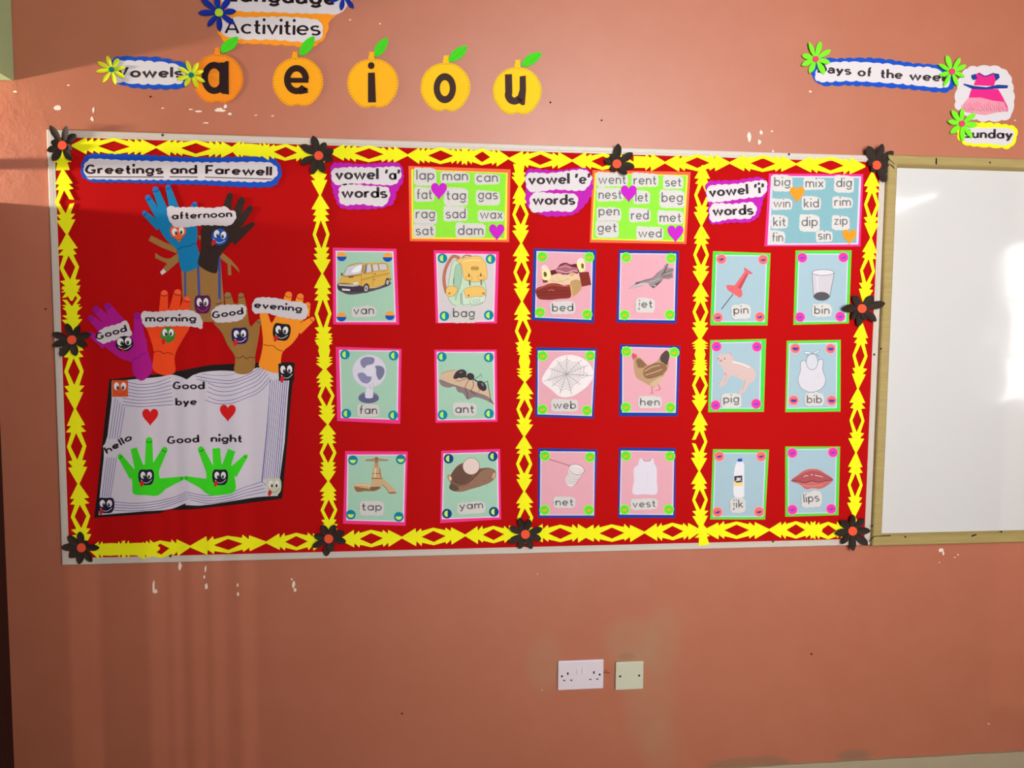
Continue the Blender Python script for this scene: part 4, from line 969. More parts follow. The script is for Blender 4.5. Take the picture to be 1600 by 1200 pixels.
# ------------------------------------------------------------------ picture cards
def smp(P, n=4): return ('s', smooth(P, n))
PAL = {}
def C(r, g, b): return mat((r, g, b), .6, .03)
def card(z, label, outer, inner, border, sheet, discs, dstyle, word, draw, edge=None, label_pts=None, notch=None, bar=None):
    d = .0134; oz = z(outer)
    rt = root('picture_card', at(sum(p[0] for p in oz) / 4, sum(p[1] for p in oz) / 4, d), label, 'picture card', 'picture cards on the notice board')
    g = Geo()
    if edge:
        g.prism(oz, d, d + .0007); g.out('backing', edge, rt)
        cx, cy = sum(p[0] for p in oz) / 4, sum(p[1] for p in oz) / 4
        g = Geo(); g.prism([(x + (cx - x) * .035, y + (cy - y) * .028) for x, y in oz], d + .0007, d + .0009); g.out('border_strip', border, rt)
    else: g.prism(oz, d, d + .0009); g.out('backing', border, rt)
    g = Geo(); iz = z(inner); g.prism(iz, d + .0009, d + .0011); sh = g.out('mount', M_PALE if border is not M_HOT else mat((232, 216, 232)), rt)
    cx, cy = sum(p[0] for p in iz) / 4, sum(p[1] for p in iz) / 4
    g = Geo(); g.prism([(x + (cx - x) * .045, y + (cy - y) * .03) for x, y in iz], d + .0011, d + .0013); g.out('sheet', sheet, rt)
    g = Geo(); mats = []; lay = 0
    for it in draw:
        k = it[0]; m_ = it[1]
        if m_ not in mats: mats.append(m_)
        mi = mats.index(m_); D = d + .0014 + .00004 * lay; lay += 1
        if k == 'p': g.prism(z(it[2]), None, D, mi)
        elif k == 's': g.prism(smooth(z(it[2]), 4), None, D, mi)
        elif k == 'l': g.stroke(z(it[2]), it[3], D, mi)
        elif k == 'c': g.stroke(smooth(z(it[2]), 4, False), it[3], D, mi)
        elif k == 'o': g.stroke(smooth(z(it[2]), 4), it[3], D, mi, closed=True)
        elif k == 'e': x, y = z(it[2], it[3]); g.disc(x, y, it[4] / z.s, it[5] / z.s, D, mi, 28, math.radians(it[6]) if len(it) > 6 else 0)
        elif k == 'E':
            x, y = z(it[2], it[3]); n = 28; r = math.radians(it[6]); a, b = it[4] / z.s, it[5] / z.s
            g.stroke([(x + a * math.cos(t) * math.cos(r) - b * math.sin(t) * math.sin(r), y + a * math.cos(t) * math.sin(r) + b * math.sin(t) * math.cos(r)) for t in [2 * PI * q / n for q in range(n)]], it[7], D, mi, closed=True)
        elif k == 't': text(g, it[2], *z(it[3], it[4]), *z(it[5], it[6]), it[7] / z.s, it[8], D, mi)
    g.out('printed_picture', mats, rt)
    for x, y in discs:
        x, y = z(x, y); r = 7.6
        if dstyle == 'sun':      # orange half over a blue half
            g = Geo(); g.prism([(x + r * math.cos(t), y + 1 - r * .95 * math.sin(t)) for t in [PI * q / 10 for q in range(11)]], d + .0013, d + .0019)
            dc = g.out('corner_disc', mat((250, 164, 62)), rt, label='orange half disc over a blue half disc')
            g = Geo(); g.prism([(x + r * math.cos(t), y + .6 + r * .95 * math.sin(t)) for t in [PI * q / 10 for q in range(11)]], d + .0013, d + .0021); g.out('lower_half', mat((18, 84, 186)), dc)
        else:
            oc, ic, sp_ = dstyle[:3]
            g = Geo(); g.prism([(x + r * math.cos(-t), y + r * math.sin(-t)) for t in [2 * PI * q / 20 for q in range(20)]], d + .0013, d + .0018)
            dc = g.out('corner_disc', oc, rt)
            g = Geo(); D0, D1 = d + .0018, d + .0021
            if sp_ == 'left': g.prism([(x + 1.0, y - 5)] + [(x + 1 - 5.4 * math.sin(t), y - 5 * math.cos(t)) for t in [PI * q / 8 for q in range(1, 8)]] + [(x + 1.0, y + 5)], D0, D1)
            elif sp_ == 'bottom': g.prism([(x - 5, y - .6)] + [(x - 5 * math.cos(t), y - .6 + 5.2 * math.sin(t)) for t in [PI * q / 8 for q in range(1, 8)]] + [(x + 5, y - .6)], D0, D1)
            elif sp_ == 'bean':
                g.prism(smooth([(x - 4.6, y - .6), (x - 1.5, y - 1.8), (x + 1.5, y - 1.2), (x + 4.8, y - 1.6), (x + 3.5, y + 2.4), (x, y + 3), (x - 3.2, y + 2.2)], 3), D0, D1)
            else: g.prism(smooth([(x - 4.2, y - .4), (x - 1.5, y - .2), (x + 1, y - 1.3), (x + 3.8, y - 1.4), (x + 2.6, y + 1.4), (x - .6, y + 2.4), (x - 3, y + 1.6)], 3), D0, D1)
            g.out('inner_shape', ic, dc)
            if len(dstyle) > 3:
                g = Geo(); g.stroke([(x + r * math.cos(-t), y + r * math.sin(-t)) for t in [2 * PI * q / 20 for q in range(20)]], 1.1, d + .0019, closed=True); g.out('rim', dstyle[3], dc)
    s, x0, x1, yb, xh = word[:5]; y2 = word[5] if len(word) > 5 else yb
    asc = 1.55 if any(q in 'bdfhklt' for q in s) else (1.4 if 'i' in s or 'j' in s else 1.12); dsc = .6 if any(q in 'gpyj' for q in s) else .2
    p = 18
    o = [(x0 - p, yb - xh * .5), (x0 - p + 6, yb - xh * asc), ((x0 * 2 + x1) / 3, yb - xh * asc - p * random.uniform(.3, .9)), ((x0 + x1 * 2) / 3, y2 - xh * asc - p * random.uniform(.3, .9)), (x1 + p - 8, y2 - xh * (asc - .15)), (x1 + p, y2 - xh * .4), (x1 + p - 8, y2 + xh * dsc), ((x0 + x1) / 2, (yb + y2) / 2 + xh * dsc + p * .6), (x0 - p + 6, yb + xh * dsc)]
    g = Geo(); g.prism(scallop(z(o), 6, .8), d + .0030, d + .0033); w_ = g.out('word_label', M_CREAM, rt)
    g = Geo(); text(g, s, *z(x0, yb), *z(x1, y2), xh / z.s, .23, d + .0035); g.out('lettering', M_WORD, w_)
    return rt
MINT = mat((166, 206, 182), .6, .02); ROSE = mat((226, 166, 178), .6, .02); ICE = mat((164, 190, 202), .6, .02)
HALF = (mat((0, 136, 164)), mat((188, 240, 92)), 'left'); HALFB = (mat((0, 132, 158)), mat((196, 240, 96)), 'bottom'); HALFN = (mat((8, 66, 130)), mat((196, 240, 96)), 'left')
LIM = (mat((92, 224, 52)), mat((252, 164, 40)), 'wave', mat((170, 240, 80))); COR = (mat((240, 110, 100)), mat((72, 62, 176)), 'wave', mat((250, 160, 180))); PNK = (mat((240, 56, 158)), mat((104, 74, 214)), 'wave', mat((250, 130, 190)))
CORB = (COR[0], COR[1], 'bean', COR[3])
INK2 = C(52, 46, 52)
z = Z(510, 380, 5.517)
YV, YD, DKV, WIN = C(222, 178, 80), C(196, 146, 60), C(66, 54, 66), C(206, 204, 214)
van = [('s', C(92, 78, 92), [(100, 400), (180, 440), (330, 428), (545, 362), (560, 340), (480, 340), (300, 380)]),
       ('s', YV, [(100, 340), (135, 285), (165, 225), (185, 195), (330, 170), (470, 165), (525, 172), (548, 240), (545, 320), (500, 350), (380, 390), (280, 400), (160, 400), (105, 370)]),
       ('p', WIN, [(150, 275), (180, 205), (315, 178), (300, 260), (160, 282)]), ('o', DKV, [(150, 275), (180, 205), (315, 178), (300, 262), (160, 284)], .5), ('s', C(240, 240, 246), [(215, 250), (260, 200), (300, 190), (290, 240)]),
       ('p', C(120, 112, 124), [(322, 262), (336, 190), (352, 182), (345, 255)]), ('p', WIN, [(345, 250), (352, 182), (378, 180), (388, 245)]), ('p', WIN, [(398, 185), (440, 180), (450, 235), (408, 242)]), ('p', WIN, [(450, 182), (515, 182), (525, 225), (462, 234)]),
       ('o', DKV, [(322, 262), (334, 186), (378, 180), (390, 248)], .45), ('o', DKV, [(398, 185), (440, 180), (450, 236), (408, 244)], .4), ('o', DKV, [(450, 182), (515, 180), (526, 226), (462, 235)], .4),
       ('l', YD, [(300, 322), (420, 292), (545, 262)], 1.2), ('l', DKV, [(300, 312), (420, 282), (545, 255)], .4), ('l', DKV, [(312, 190), (300, 280), (300, 380)], .4), ('l', DKV, [(392, 185), (402, 300), (400, 370)], .35), ('e', DKV, 420, 265, 8, 4), ('e', DKV, 412, 315, 7, 4), ('l', DKV, [(135, 285), (295, 275)], .5), ('p', DKV, [(190, 290), (235, 284), (232, 294), (192, 298)]),
       ('s', DKV, [(98, 350), (130, 344), (220, 352), (290, 366), (330, 380), (320, 415), (250, 422), (150, 420), (100, 398)]), ('p', C(196, 190, 186), [(104, 350), (230, 356), (275, 352), (275, 368), (225, 374), (106, 366)]), ('p', C(226, 222, 214), [(230, 340), (272, 334), (276, 352), (236, 358)]),
       ('p', C(226, 220, 222), [(134, 390), (204, 396), (204, 412), (136, 408)]), ('e', DKV, 343, 388, 27, 42, 8), ('e', C(188, 182, 188), 343, 390, 16, 27, 8), ('e', DKV, 526, 335, 19, 36, 6), ('e', C(188, 182, 188), 527, 337, 11, 22, 6), ('e', C(110, 100, 108), 343, 390, 6, 10), ('c', C(226, 206, 190), [(378, 384), (430, 382), (500, 352)], .8), ('e', DKV, 133, 268, 7, 13), ('e', C(112, 132, 108), 552, 310, 7, 12)]
card(z, 'picture card of a yellow van with the word van', [(55, 38), (603, 48), (628, 703), (58, 700)], [(80, 65), (578, 70), (600, 680), (85, 680)], M_HOT, MINT, [(132, 112), (528, 118), (130, 632), (548, 620)], 'sun', ('van', 232, 412, 617, 52, 612), van)
BAGY, BAGM, BRN = C(240, 196, 108), C(196, 222, 194), C(186, 118, 92)
bag = [('c', BRN, [(1150, 130), (1100, 112), (1050, 170), (1018, 260), (1015, 340), (1035, 430)], 5.2), ('c', BRN, [(1168, 130), (1200, 105), (1240, 108), (1260, 125)], 2.2),
       ('s', BAGM, [(1100, 150), (1160, 140), (1200, 300), (1360, 330), (1368, 480), (1340, 520), (1230, 540), (1130, 545), (1070, 510), (1045, 450), (1060, 300)]), ('o', INK2, [(1100, 150), (1160, 140), (1200, 300), (1360, 330), (1368, 480), (1340, 520), (1230, 540), (1130, 545), (1070, 510), (1045, 450), (1060, 300)], .45),
       ('s', C(168, 200, 172), [(1120, 190), (1150, 170), (1170, 300), (1140, 420), (1115, 500), (1095, 400), (1100, 270)]), ('o', INK2, [(1120, 190), (1150, 175), (1165, 300), (1130, 420), (1100, 400), (1102, 270)], .35),
       ('s', BAGY, [(1120, 150), (1200, 122), (1330, 118), (1370, 170), (1385, 250), (1378, 310), (1330, 328), (1230, 330), (1190, 310), (1172, 230), (1160, 180)]), ('o', C(140, 90, 50), [(1120, 150), (1200, 122), (1330, 118), (1370, 170), (1385, 250), (1378, 310), (1330, 328), (1230, 330), (1190, 310), (1172, 230), (1160, 180)], .45), ('c', C(250, 228, 170), [(1180, 158), (1250, 146), (1325, 150)], 1.2),
       ('p', C(188, 140, 62), [(1250, 206), (1310, 206), (1310, 228), (1250, 228)]), ('o', C(110, 76, 40), [(1250, 206), (1310, 206), (1310, 228), (1250, 228)], .4),
       ('s', BAGY, [(1205, 290), (1250, 288), (1256, 310), (1240, 318), (1212, 318)]), ('s', BAGY, [(1305, 285), (1355, 283), (1360, 305), (1345, 313), (1312, 313)]), ('o', C(140, 90, 50), [(1205, 290), (1250, 288), (1256, 310), (1240, 318), (1212, 318)], .4), ('o', C(140, 90, 50), [(1305, 285), (1355, 283), (1360, 305), (1345, 313), (1312, 313)], .4),
       ('l', C(120, 90, 70), [(1228, 262), (1230, 292)], 2), ('l', C(120, 90, 70), [(1330, 258), (1332, 288)], 2), ('l', C(130, 110, 90), [(1236, 318), (1237, 365)], 2.4), ('l', C(130, 110, 90), [(1334, 314), (1336, 362)], 2.4),
       ('s', C(206, 228, 206), [(1175, 415), (1240, 390), (1350, 380), (1368, 430), (1362, 500), (1320, 518), (1230, 525), (1180, 530)]), ('o', INK2, [(1175, 415), (1240, 390), (1350, 380), (1368, 430), (1362, 500), (1320, 518), (1230, 525), (1180, 530)], .4),
       ('s', BAGY, [(1185, 405), (1230, 380), (1340, 375), (1365, 400), (1362, 450), (1290, 460), (1200, 468), (1195, 440)]), ('o', C(140, 90, 50), [(1185, 405), (1230, 380), (1340, 375), (1365, 400), (1362, 450), (1290, 460), (1200, 468), (1195, 440)], .4), ('s', BAGY, [(1040, 380), (1080, 368), (1130, 395), (1110, 440), (1070, 462), (1035, 440)]), ('o', C(140, 90, 50), [(1040, 380), (1080, 368), (1130, 395), (1110, 440), (1070, 462), (1035, 440)], .4),
       ('l', INK2, [(1155, 430), (1158, 530)], .5), ('l', INK2, [(1168, 425), (1172, 530)], .5), ('l', INK2, [(1098, 300), (1096, 350)], 1), ('e', C(150, 90, 50), 1225, 452, 8, 8), ('e', C(150, 90, 50), 1352, 432, 8, 8), ('e', C(150, 90, 50), 1060, 432, 8, 8), ('o', INK2, [(1265, 492), (1305, 488), (1305, 502), (1265, 505)], .4), ('l', INK2, [(1240, 480), (1240, 520)], .35), ('l', INK2, [(1322, 470), (1322, 512)], .35)]
card(z, 'picture card of a yellow and green backpack with the word bag', [(925, 60), (1488, 72), (1470, 692), (942, 690)], [(945, 88), (1462, 95), (1445, 675), (965, 685)], M_HOT, mat((214, 206, 208), .6, .02), [(1000, 130), (1415, 137), (1017, 628), (1400, 620)], HALF, ('bag', 1090, 1280, 640, 56), bag)
z = Z(510, 530, 5.517)
FW_, FB = C(222, 218, 232), C(136, 136, 170)
fan = [('e', FB, 364, 502, 88, 52), ('e', C(100, 102, 136), 364, 510, 88, 42), ('p', FW_, [(332, 452), (404, 452), (402, 500), (335, 500)]), ('e', FW_, 367, 500, 34, 10), ('p', FW_, [(345, 380), (400, 380), (400, 460), (342, 460)]), ('e', C(216, 212, 226), 370, 275, 146, 143), ('E', C(190, 186, 204), 370, 275, 146, 143, 0, .5),
       ('s', C(134, 132, 166), [(292, 190), (320, 160), (370, 153), (412, 165), (408, 205), (385, 218), (350, 225), (325, 250), (300, 225)]), ('s', C(122, 122, 152), [(420, 235), (465, 230), (495, 250), (500, 290), (485, 325), (455, 352), (435, 320), (428, 290), (430, 262)]), ('s', C(142, 138, 176), [(270, 300), (295, 288), (330, 295), (350, 318), (388, 325), (380, 360), (350, 382), (310, 372), (285, 345)]), ('e', FW_, 372, 272, 46, 48),
       ('l', C(150, 140, 170), [(372, 390), (385, 440)], .5), ('l', C(150, 140, 170), [(400, 380), (408, 400)], .5)]
card(z, 'picture card of a white desk fan with the word fan', [(80, 65), (648, 83), (636, 730), (92, 705)], [(110, 92), (625, 98), (615, 695), (125, 680)], M_HOT, MINT, [(160, 132), (580, 142), (172, 642), (575, 657)], HALF, ('fan', 283, 438, 646, 52, 648), fan)
AN = C(62, 50, 56)
ant = [('s', C(212, 182, 152), [(975, 330), (1000, 290), (1060, 270), (1120, 265), (1180, 300), (1250, 350), (1340, 400), (1400, 440), (1425, 520), (1448, 562), (1380, 520), (1290, 470), (1180, 420), (1080, 400), (1000, 380)]),
       ('s', C(140, 122, 124), [(972, 350), (1080, 388), (1200, 425), (1300, 462), (1400, 505), (1446, 560), (1360, 520), (1270, 500), (1215, 520), (1180, 470), (1130, 450), (1110, 410), (1050, 418), (985, 392)]), ('c', AN, [(972, 352), (1080, 388), (1200, 425), (1300, 462), (1400, 505), (1446, 560)], .5), ('c', C(90, 76, 80), [(990, 300), (1030, 282), (1110, 266)], .5),
       ('e', AN, 1165, 298, 44, 38, -12), ('s', AN, [(1095, 340), (1120, 280), (1160, 262), (1200, 300), (1210, 330), (1160, 325), (1120, 342)]), ('e', AN, 1242, 322, 34, 30, 30), ('e', AN, 1340, 402, 34, 50, -38), ('e', C(120, 106, 112), 1160, 285, 16, 8, -10), ('e', C(120, 106, 112), 1346, 390, 10, 18, -30), ('l', AN, [(1262, 340), (1310, 370)], 2),
       ('l', AN, [(1230, 345), (1205, 390), (1195, 420), (1215, 470), (1220, 515)], .8), ('l', AN, [(1262, 350), (1268, 400), (1245, 450), (1290, 480)], .8), ('l', AN, [(1280, 340), (1318, 318), (1332, 300), (1340, 330)], .7), ('l', AN, [(1360, 375), (1388, 362), (1402, 440), (1420, 540)], .9), ('l', AN, [(1210, 340), (1140, 362), (1110, 350)], .7), ('l', AN, [(1320, 425), (1310, 460)], .6)]
card(z, 'picture card of a black ant on a piece of bark with the word ant', [(930, 90), (1468, 90), (1475, 712), (940, 720)], [(950, 108), (1448, 108), (1455, 692), (958, 700)], M_HOT, MINT, [(995, 152), (1400, 157), (1002, 652), (1402, 642)], HALF, ('ant', 1110, 1275, 638, 52), ant)
z = Z(530, 690, 5.926)
BR1, BR2 = C(206, 174, 132), C(150, 108, 70)
tap = [('s', BR1, [(140, 400), (170, 388), (230, 385), (290, 400), (300, 345), (400, 345), (405, 395), (390, 430), (340, 452), (240, 458), (160, 465), (138, 440)]), ('s', BR1, [(390, 345), (425, 362), (470, 400), (520, 450), (525, 478), (465, 480), (455, 450), (410, 410), (380, 400)]),
       ('c', BR2, [(400, 400), (440, 440), (462, 478)], 1.2), ('p', BR2, [(460, 468), (528, 466), (524, 480), (466, 482)]), ('s', BR2, [(140, 420), (230, 430), (330, 440), (388, 425), (340, 455), (240, 458), (160, 462)]), ('c', C(232, 208, 168), [(150, 402), (220, 398), (290, 412)], 1.4), ('s', C(120, 98, 84), [(285, 425), (340, 418), (382, 420), (345, 440), (290, 442)]),
       ('p', BR1, [(298, 345), (305, 290), (312, 238), (378, 238), (388, 290), (402, 345)]), ('p', BR2, [(298, 336), (402, 336), (402, 346), (298, 346)]), ('p', BR2, [(308, 292), (384, 292), (386, 300), (307, 300)]), ('l', C(236, 216, 180), [(335, 245), (330, 330)], 1.6), ('l', BR2, [(372, 245), (385, 330)], 1.3),
       ('p', C(190, 150, 118), [(328, 190), (362, 190), (366, 238), (324, 238)]), ('p', BR2, [(330, 145), (360, 145), (360, 195), (330, 195)]), ('s', C(176, 140, 112), [(240, 168), (300, 160), (345, 152), (400, 160), (455, 168), (455, 176), (390, 178), (345, 182), (290, 180), (242, 176)]), ('l', BR2, [(245, 175), (320, 178)], .7), ('l', BR2, [(375, 178), (455, 174)], .7), ('e', BR2, 345, 160, 14, 18)]
card(z, 'picture card of a brass water tap with the word tap', [(55, 88), (635, 92), (615, 780), (35, 760)], [(75, 120), (615, 120), (600, 745), (65, 730)], M_HOT, MINT, [(127, 173), (570, 165), (107, 677), (552, 697)], HALFB, ('tap', 208, 395, 640, 52), tap)
YM = C(126, 92, 74)
yam = [('s', YM, [(1020, 340), (1050, 280), (1100, 220), (1160, 195), (1280, 250), (1330, 245), (1400, 245), (1445, 270), (1450, 320), (1410, 370), (1320, 410), (1220, 440), (1120, 465), (1050, 455), (1020, 430), (1030, 390)]), ('s', C(150, 112, 90), [(1180, 400), (1260, 330), (1340, 262), (1410, 252), (1446, 290), (1440, 335), (1380, 385), (1250, 430), (1120, 462), (1040, 450), (1100, 420)]),
       ('s', C(108, 78, 64), [(1040, 300), (1110, 225), (1150, 215), (1170, 290), (1230, 320), (1150, 380), (1090, 385), (1045, 360)]), ('c', C(86, 62, 54), [(1070, 370), (1130, 388), (1200, 370), (1260, 320), (1300, 270)], 1.2), ('e', C(230, 208, 198), 1222, 228, 78, 78), ('E', C(120, 90, 76), 1222, 228, 78, 78, 0, .7), ('e', C(182, 140, 112), 1022, 335, 20, 32, -20), ('e', C(232, 208, 180), 1028, 340, 10, 20, -20), ('s', C(96, 76, 66), [(1018, 430), (1030, 395), (1080, 408), (1110, 440), (1050, 455)]), ('e', C(214, 168, 134), 1432, 315, 14, 30, 20)]
yam += [('l', C(98, 70, 58), [(1040 + 37 * k % 330 + 30, 320 + (k * 53) % 110), (1052 + 37 * k % 330 + 30, 314 + (k * 53) % 110)], .5) for k in range(14)]
card(z, 'picture card of two brown tubers, one cut open, with the word yam', [(945, 85), (1490, 68), (1500, 720), (935, 755)], [(965, 110), (1470, 95), (1480, 700), (950, 720)], M_HOT, MINT, [(1013, 158), (1423, 137), (998, 668), (1432, 650)], HALFN, ('yam', 1112, 1335, 632, 50, 618), yam)
z = Z(820, 380, 6.154)
MB_, MR = C(132, 44, 36), C(96, 28, 34); CRM = C(228, 196, 160); LAMP = C(240, 226, 160)
bed = [('s', MR, [(240, 270), (300, 250), (345, 200), (395, 188), (440, 205), (500, 200), (520, 280), (480, 300), (380, 300), (260, 310)]), ('s', C(170, 96, 110), [(300, 255), (350, 215), (395, 200), (450, 225), (505, 240), (510, 275), (400, 285), (310, 290)]), ('c', C(220, 180, 196), [(295, 260), (340, 268), (400, 285), (470, 262), (510, 270)], 1.2), ('c', C(214, 170, 188), [(330, 235), (390, 222), (450, 240)], .9),
       ('s', CRM, [(215, 370), (260, 310), (330, 292), (400, 310), (450, 285), (520, 310), (540, 360), (545, 430), (500, 490), (460, 515), (435, 400), (330, 395), (250, 388)]), ('s', C(190, 150, 100), [(440, 370), (500, 350), (540, 365), (546, 430), (500, 490), (462, 512), (440, 430)]), ('c', C(196, 160, 120), [(250, 360), (330, 370), (430, 340)], .8), ('c', C(200, 166, 128), [(300, 310), (330, 350), (380, 385)], .6), ('s', C(214, 172, 128), [(420, 300), (455, 280), (480, 300), (450, 322)]),
       ('p', MB_, [(520, 285), (615, 278), (640, 400), (548, 418)]), ('l', MR, [(520, 285), (615, 278)], 1.2), ('l', C(90, 28, 26), [(542, 345), (628, 338)], .6), ('p', MB_, [(165, 340), (215, 345), (220, 375), (178, 382)]),
       ('s', MB_, [(108, 440), (180, 410), (260, 385), (330, 392), (380, 410), (435, 400), (445, 470), (440, 520), (330, 535), (210, 545), (130, 530)]), ('c', C(188, 90, 66), [(110, 450), (200, 415), (270, 400), (340, 412), (435, 415)], 1.1), ('c', MR, [(115, 475), (250, 465), (438, 460)], .9), ('c', MR, [(120, 500), (250, 495), (438, 490)], .7), ('p', C(206, 168, 110), [(432, 400), (450, 405), (468, 512), (452, 520)]), ('c', C(200, 130, 120), [(225, 458), (260, 448), (285, 460)], .7),
       ('s', LAMP, [(162, 260), (190, 248), (235, 255), (250, 300), (240, 345), (175, 350), (165, 300)]), ('s', C(240, 214, 206), [(158, 235), (180, 210), (215, 222), (225, 255), (170, 260)]), ('s', C(96, 84, 50), [(185, 275), (205, 280), (208, 320), (188, 322)]), ('s', LAMP, [(502, 180), (570, 175), (575, 260), (540, 280), (515, 250)]), ('s', C(240, 218, 206), [(510, 160), (540, 140), (568, 160), (570, 180), (505, 182)]), ('s', C(110, 92, 56), [(545, 195), (565, 200), (562, 245), (548, 240)])]
card(z, 'picture card of a bed with red-brown wooden ends with the word bed', [(85, 52), (688, 65), (665, 770), (65, 740)], [(112, 75), (655, 90), (640, 738), (98, 715)], mat((24, 60, 158), .6, .03), ROSE, [(168, 130), (618, 135), (147, 665), (600, 685)], LIM, ('bed', 262, 468, 660, 56, 655), bed)
J1, J2 = C(150, 136, 138), C(92, 78, 84)
jet = [('s', J1, [(1002, 438), (1060, 395), (1150, 350), (1230, 330), (1290, 270), (1340, 240), (1390, 235), (1432, 250), (1420, 290), (1425, 320), (1390, 345), (1330, 345), (1290, 390), (1240, 430), (1210, 420), (1190, 395), (1110, 415), (1030, 435)]), ('s', C(196, 186, 188), [(1010, 435), (1070, 400), (1150, 380), (1200, 385), (1110, 410)]), ('p', J2, [(1220, 425), (1250, 395), (1330, 348), (1290, 392), (1238, 432)]),
       ('p', J1, [(1300, 320), (1345, 210), (1378, 190), (1365, 240), (1330, 300)]), ('p', J2, [(1312, 318), (1372, 200), (1382, 200), (1350, 275)]), ('l', J2, [(1310, 300), (1425, 252)], 1.1), ('l', C(120, 84, 74), [(1310, 320), (1422, 300)], 1.1), ('l', J2, [(1330, 330), (1400, 318), (1425, 330)], .9), ('c', J2, [(1060, 395), (1120, 370), (1230, 335), (1290, 275)], .8), ('s', J2, [(1060, 385), (1090, 372), (1120, 368), (1080, 392)]), ('e', C(190, 186, 180), 1250, 408, 10, 8), ('l', C(200, 190, 190), [(1200, 375), (1300, 340)], .7)]
card(z, 'picture card of a grey fighter aircraft with the word jet', [(905, 65), (1482, 75), (1460, 772), (880, 762)], [(918, 95), (1455, 100), (1440, 742), (905, 735)], mat((24, 60, 158), .6, .03), ROSE, [(975, 137), (1407, 145), (960, 690), (1395, 687)], LIM, ('jet', 1085, 1230, 622, 54, 622), jet)
z = Z(820, 530, 6.154)
cxw, cyw = 400, 336
web = [('s', C(236, 226, 226), [(165, 405), (230, 270), (300, 185), (420, 150), (540, 175), (620, 235), (660, 350), (620, 430), (540, 500), (450, 550), (340, 552), (250, 480)])]
sp = [(405, 160), (545, 200), (615, 248), (655, 352), (535, 435), (450, 530), (335, 530), (258, 455), (180, 405), (232, 280), (310, 202)]
for q in sp: web.append(('l', C(90, 84, 92), [(cxw, cyw), q], .42))
for f in (.12, .2, .3, .42, .54, .67, .82):
    for i in range(len(sp)):
        a, b = sp[i], sp[(i + 1) % len(sp)]; a = (cxw + (a[0] - cxw) * f, cyw + (a[1] - cyw) * f); b = (cxw + (b[0] - cxw) * f, cyw + (b[1] - cyw) * f)
        mm = ((a[0] + b[0]) / 2 + (cxw - (a[0] + b[0]) / 2) * .14, (a[1] + b[1]) / 2 + (cyw - (a[1] + b[1]) / 2) * .14); web.append(('l', C(104, 98, 106), [a, mm, b], .33))
web = [web[0]] + web[1:]
card(z, "picture card of a spider's web with the word web", [(112, 78), (695, 88), (662, 762), (100, 745)], [(125, 108), (678, 110), (645, 740), (122, 722)], mat((24, 60, 158), .6, .03), ROSE, [(172, 160), (628, 160), (170, 675), (597, 685)], LIM, ('web', 272, 492, 672, 56, 672), web)
HN, HN2, HD = C(186, 150, 112), C(142, 104, 74), C(84, 66, 62)
hen = [('l', C(190, 90, 80), [(1222, 455), (1225, 515)], 1.1), ('l', C(190, 90, 80), [(1278, 430), (1300, 470), (1295, 490)], 1.1), ('l', C(190, 90, 80), [(1205, 525), (1225, 512), (1240, 528)], .8), ('l', C(190, 90, 80), [(1255, 495), (1295, 485), (1305, 468)], .8),
       ('s', HN, [(1050, 190), (1090, 170), (1130, 195), (1170, 240), (1200, 250), (1270, 210), (1310, 170), (1350, 180), (1385, 230), (1370, 290), (1340, 340), (1325, 375), (1290, 420), (1240, 460), (1200, 445), (1130, 405), (1075, 370), (1052, 310), (1048, 240)]),
       ('s', HD, [(1300, 180), (1330, 130), (1362, 108), (1388, 130), (1384, 200), (1360, 250), (1335, 230), (1310, 215)]), ('s', HN2, [(1140, 300), (1200, 250), (1280, 225), (1340, 240), (1370, 280), (1330, 330), (1260, 360), (1190, 378), (1150, 360)]), ('c', C(206, 172, 130), [(1150, 310), (1220, 270), (1300, 250)], 1.3), ('c', C(206, 172, 130), [(1160, 345), (1240, 320), (1320, 290)], 1.2), ('c', HD, [(1155, 370), (1230, 368), (1330, 335)], .7),
       ('s', HN2, [(1070, 200), (1100, 185), (1140, 215), (1170, 250), (1130, 275), (1090, 270), (1075, 240)]), ('c', C(110, 78, 56), [(1090, 200), (1105, 235), (1100, 265)], .7), ('c', C(110, 78, 56), [(1110, 205), (1130, 240), (1130, 268)], .7), ('s', C(206, 92, 96), [(1030, 150), (1042, 132), (1056, 142), (1070, 145), (1078, 165), (1055, 190), (1042, 195), (1034, 178)]), ('e', C(60, 30, 30), 1050, 160, 4, 4), ('s', C(206, 176, 142), [(1200, 440), (1290, 370), (1330, 355), (1300, 410), (1250, 455)])]
card(z, 'picture card of a buff-brown chicken with the word hen', [(915, 50), (1495, 65), (1470, 742), (905, 742)], [(938, 72), (1468, 85), (1452, 708), (935, 705)], mat((24, 60, 158), .6, .03), ROSE, [(978, 118), (1437, 127), (973, 655), (1400, 657)], LIM, ('hen', 1108, 1298, 640, 52), hen)
z = Z(830, 690, 6.667)
net = [('l', C(160, 90, 92), [(185, 183), (400, 250)], 1.1), ('s', C(226, 218, 218), [(388, 270), (385, 330), (362, 380), (365, 430), (410, 470), (450, 450), (480, 400), (525, 350), (545, 310)]), ('e', C(232, 222, 222), 472, 290, 82, 52, 14), ('E', C(120, 96, 100), 472, 290, 82, 52, 14, .7)]
for i in range(5): net.append(('c', C(150, 132, 138), [(384 - i * 4, 325 + i * 24), (430 - i * 2, 352 + i * 22), (525 - i * 18, 352 + i * 20)], .4))
for i in range(6): net.append(('l', C(160, 142, 146), [(392 + i * 27, 315 + 8 * i - (i > 3) * 10), (372 + i * 17, 415 + i * 9)], .35))
for i in range(3): net.append(('c', C(160, 142, 146), [(405, 265 + i * 20), (465, 275 + i * 22), (535, 300 + i * 12)], .35))
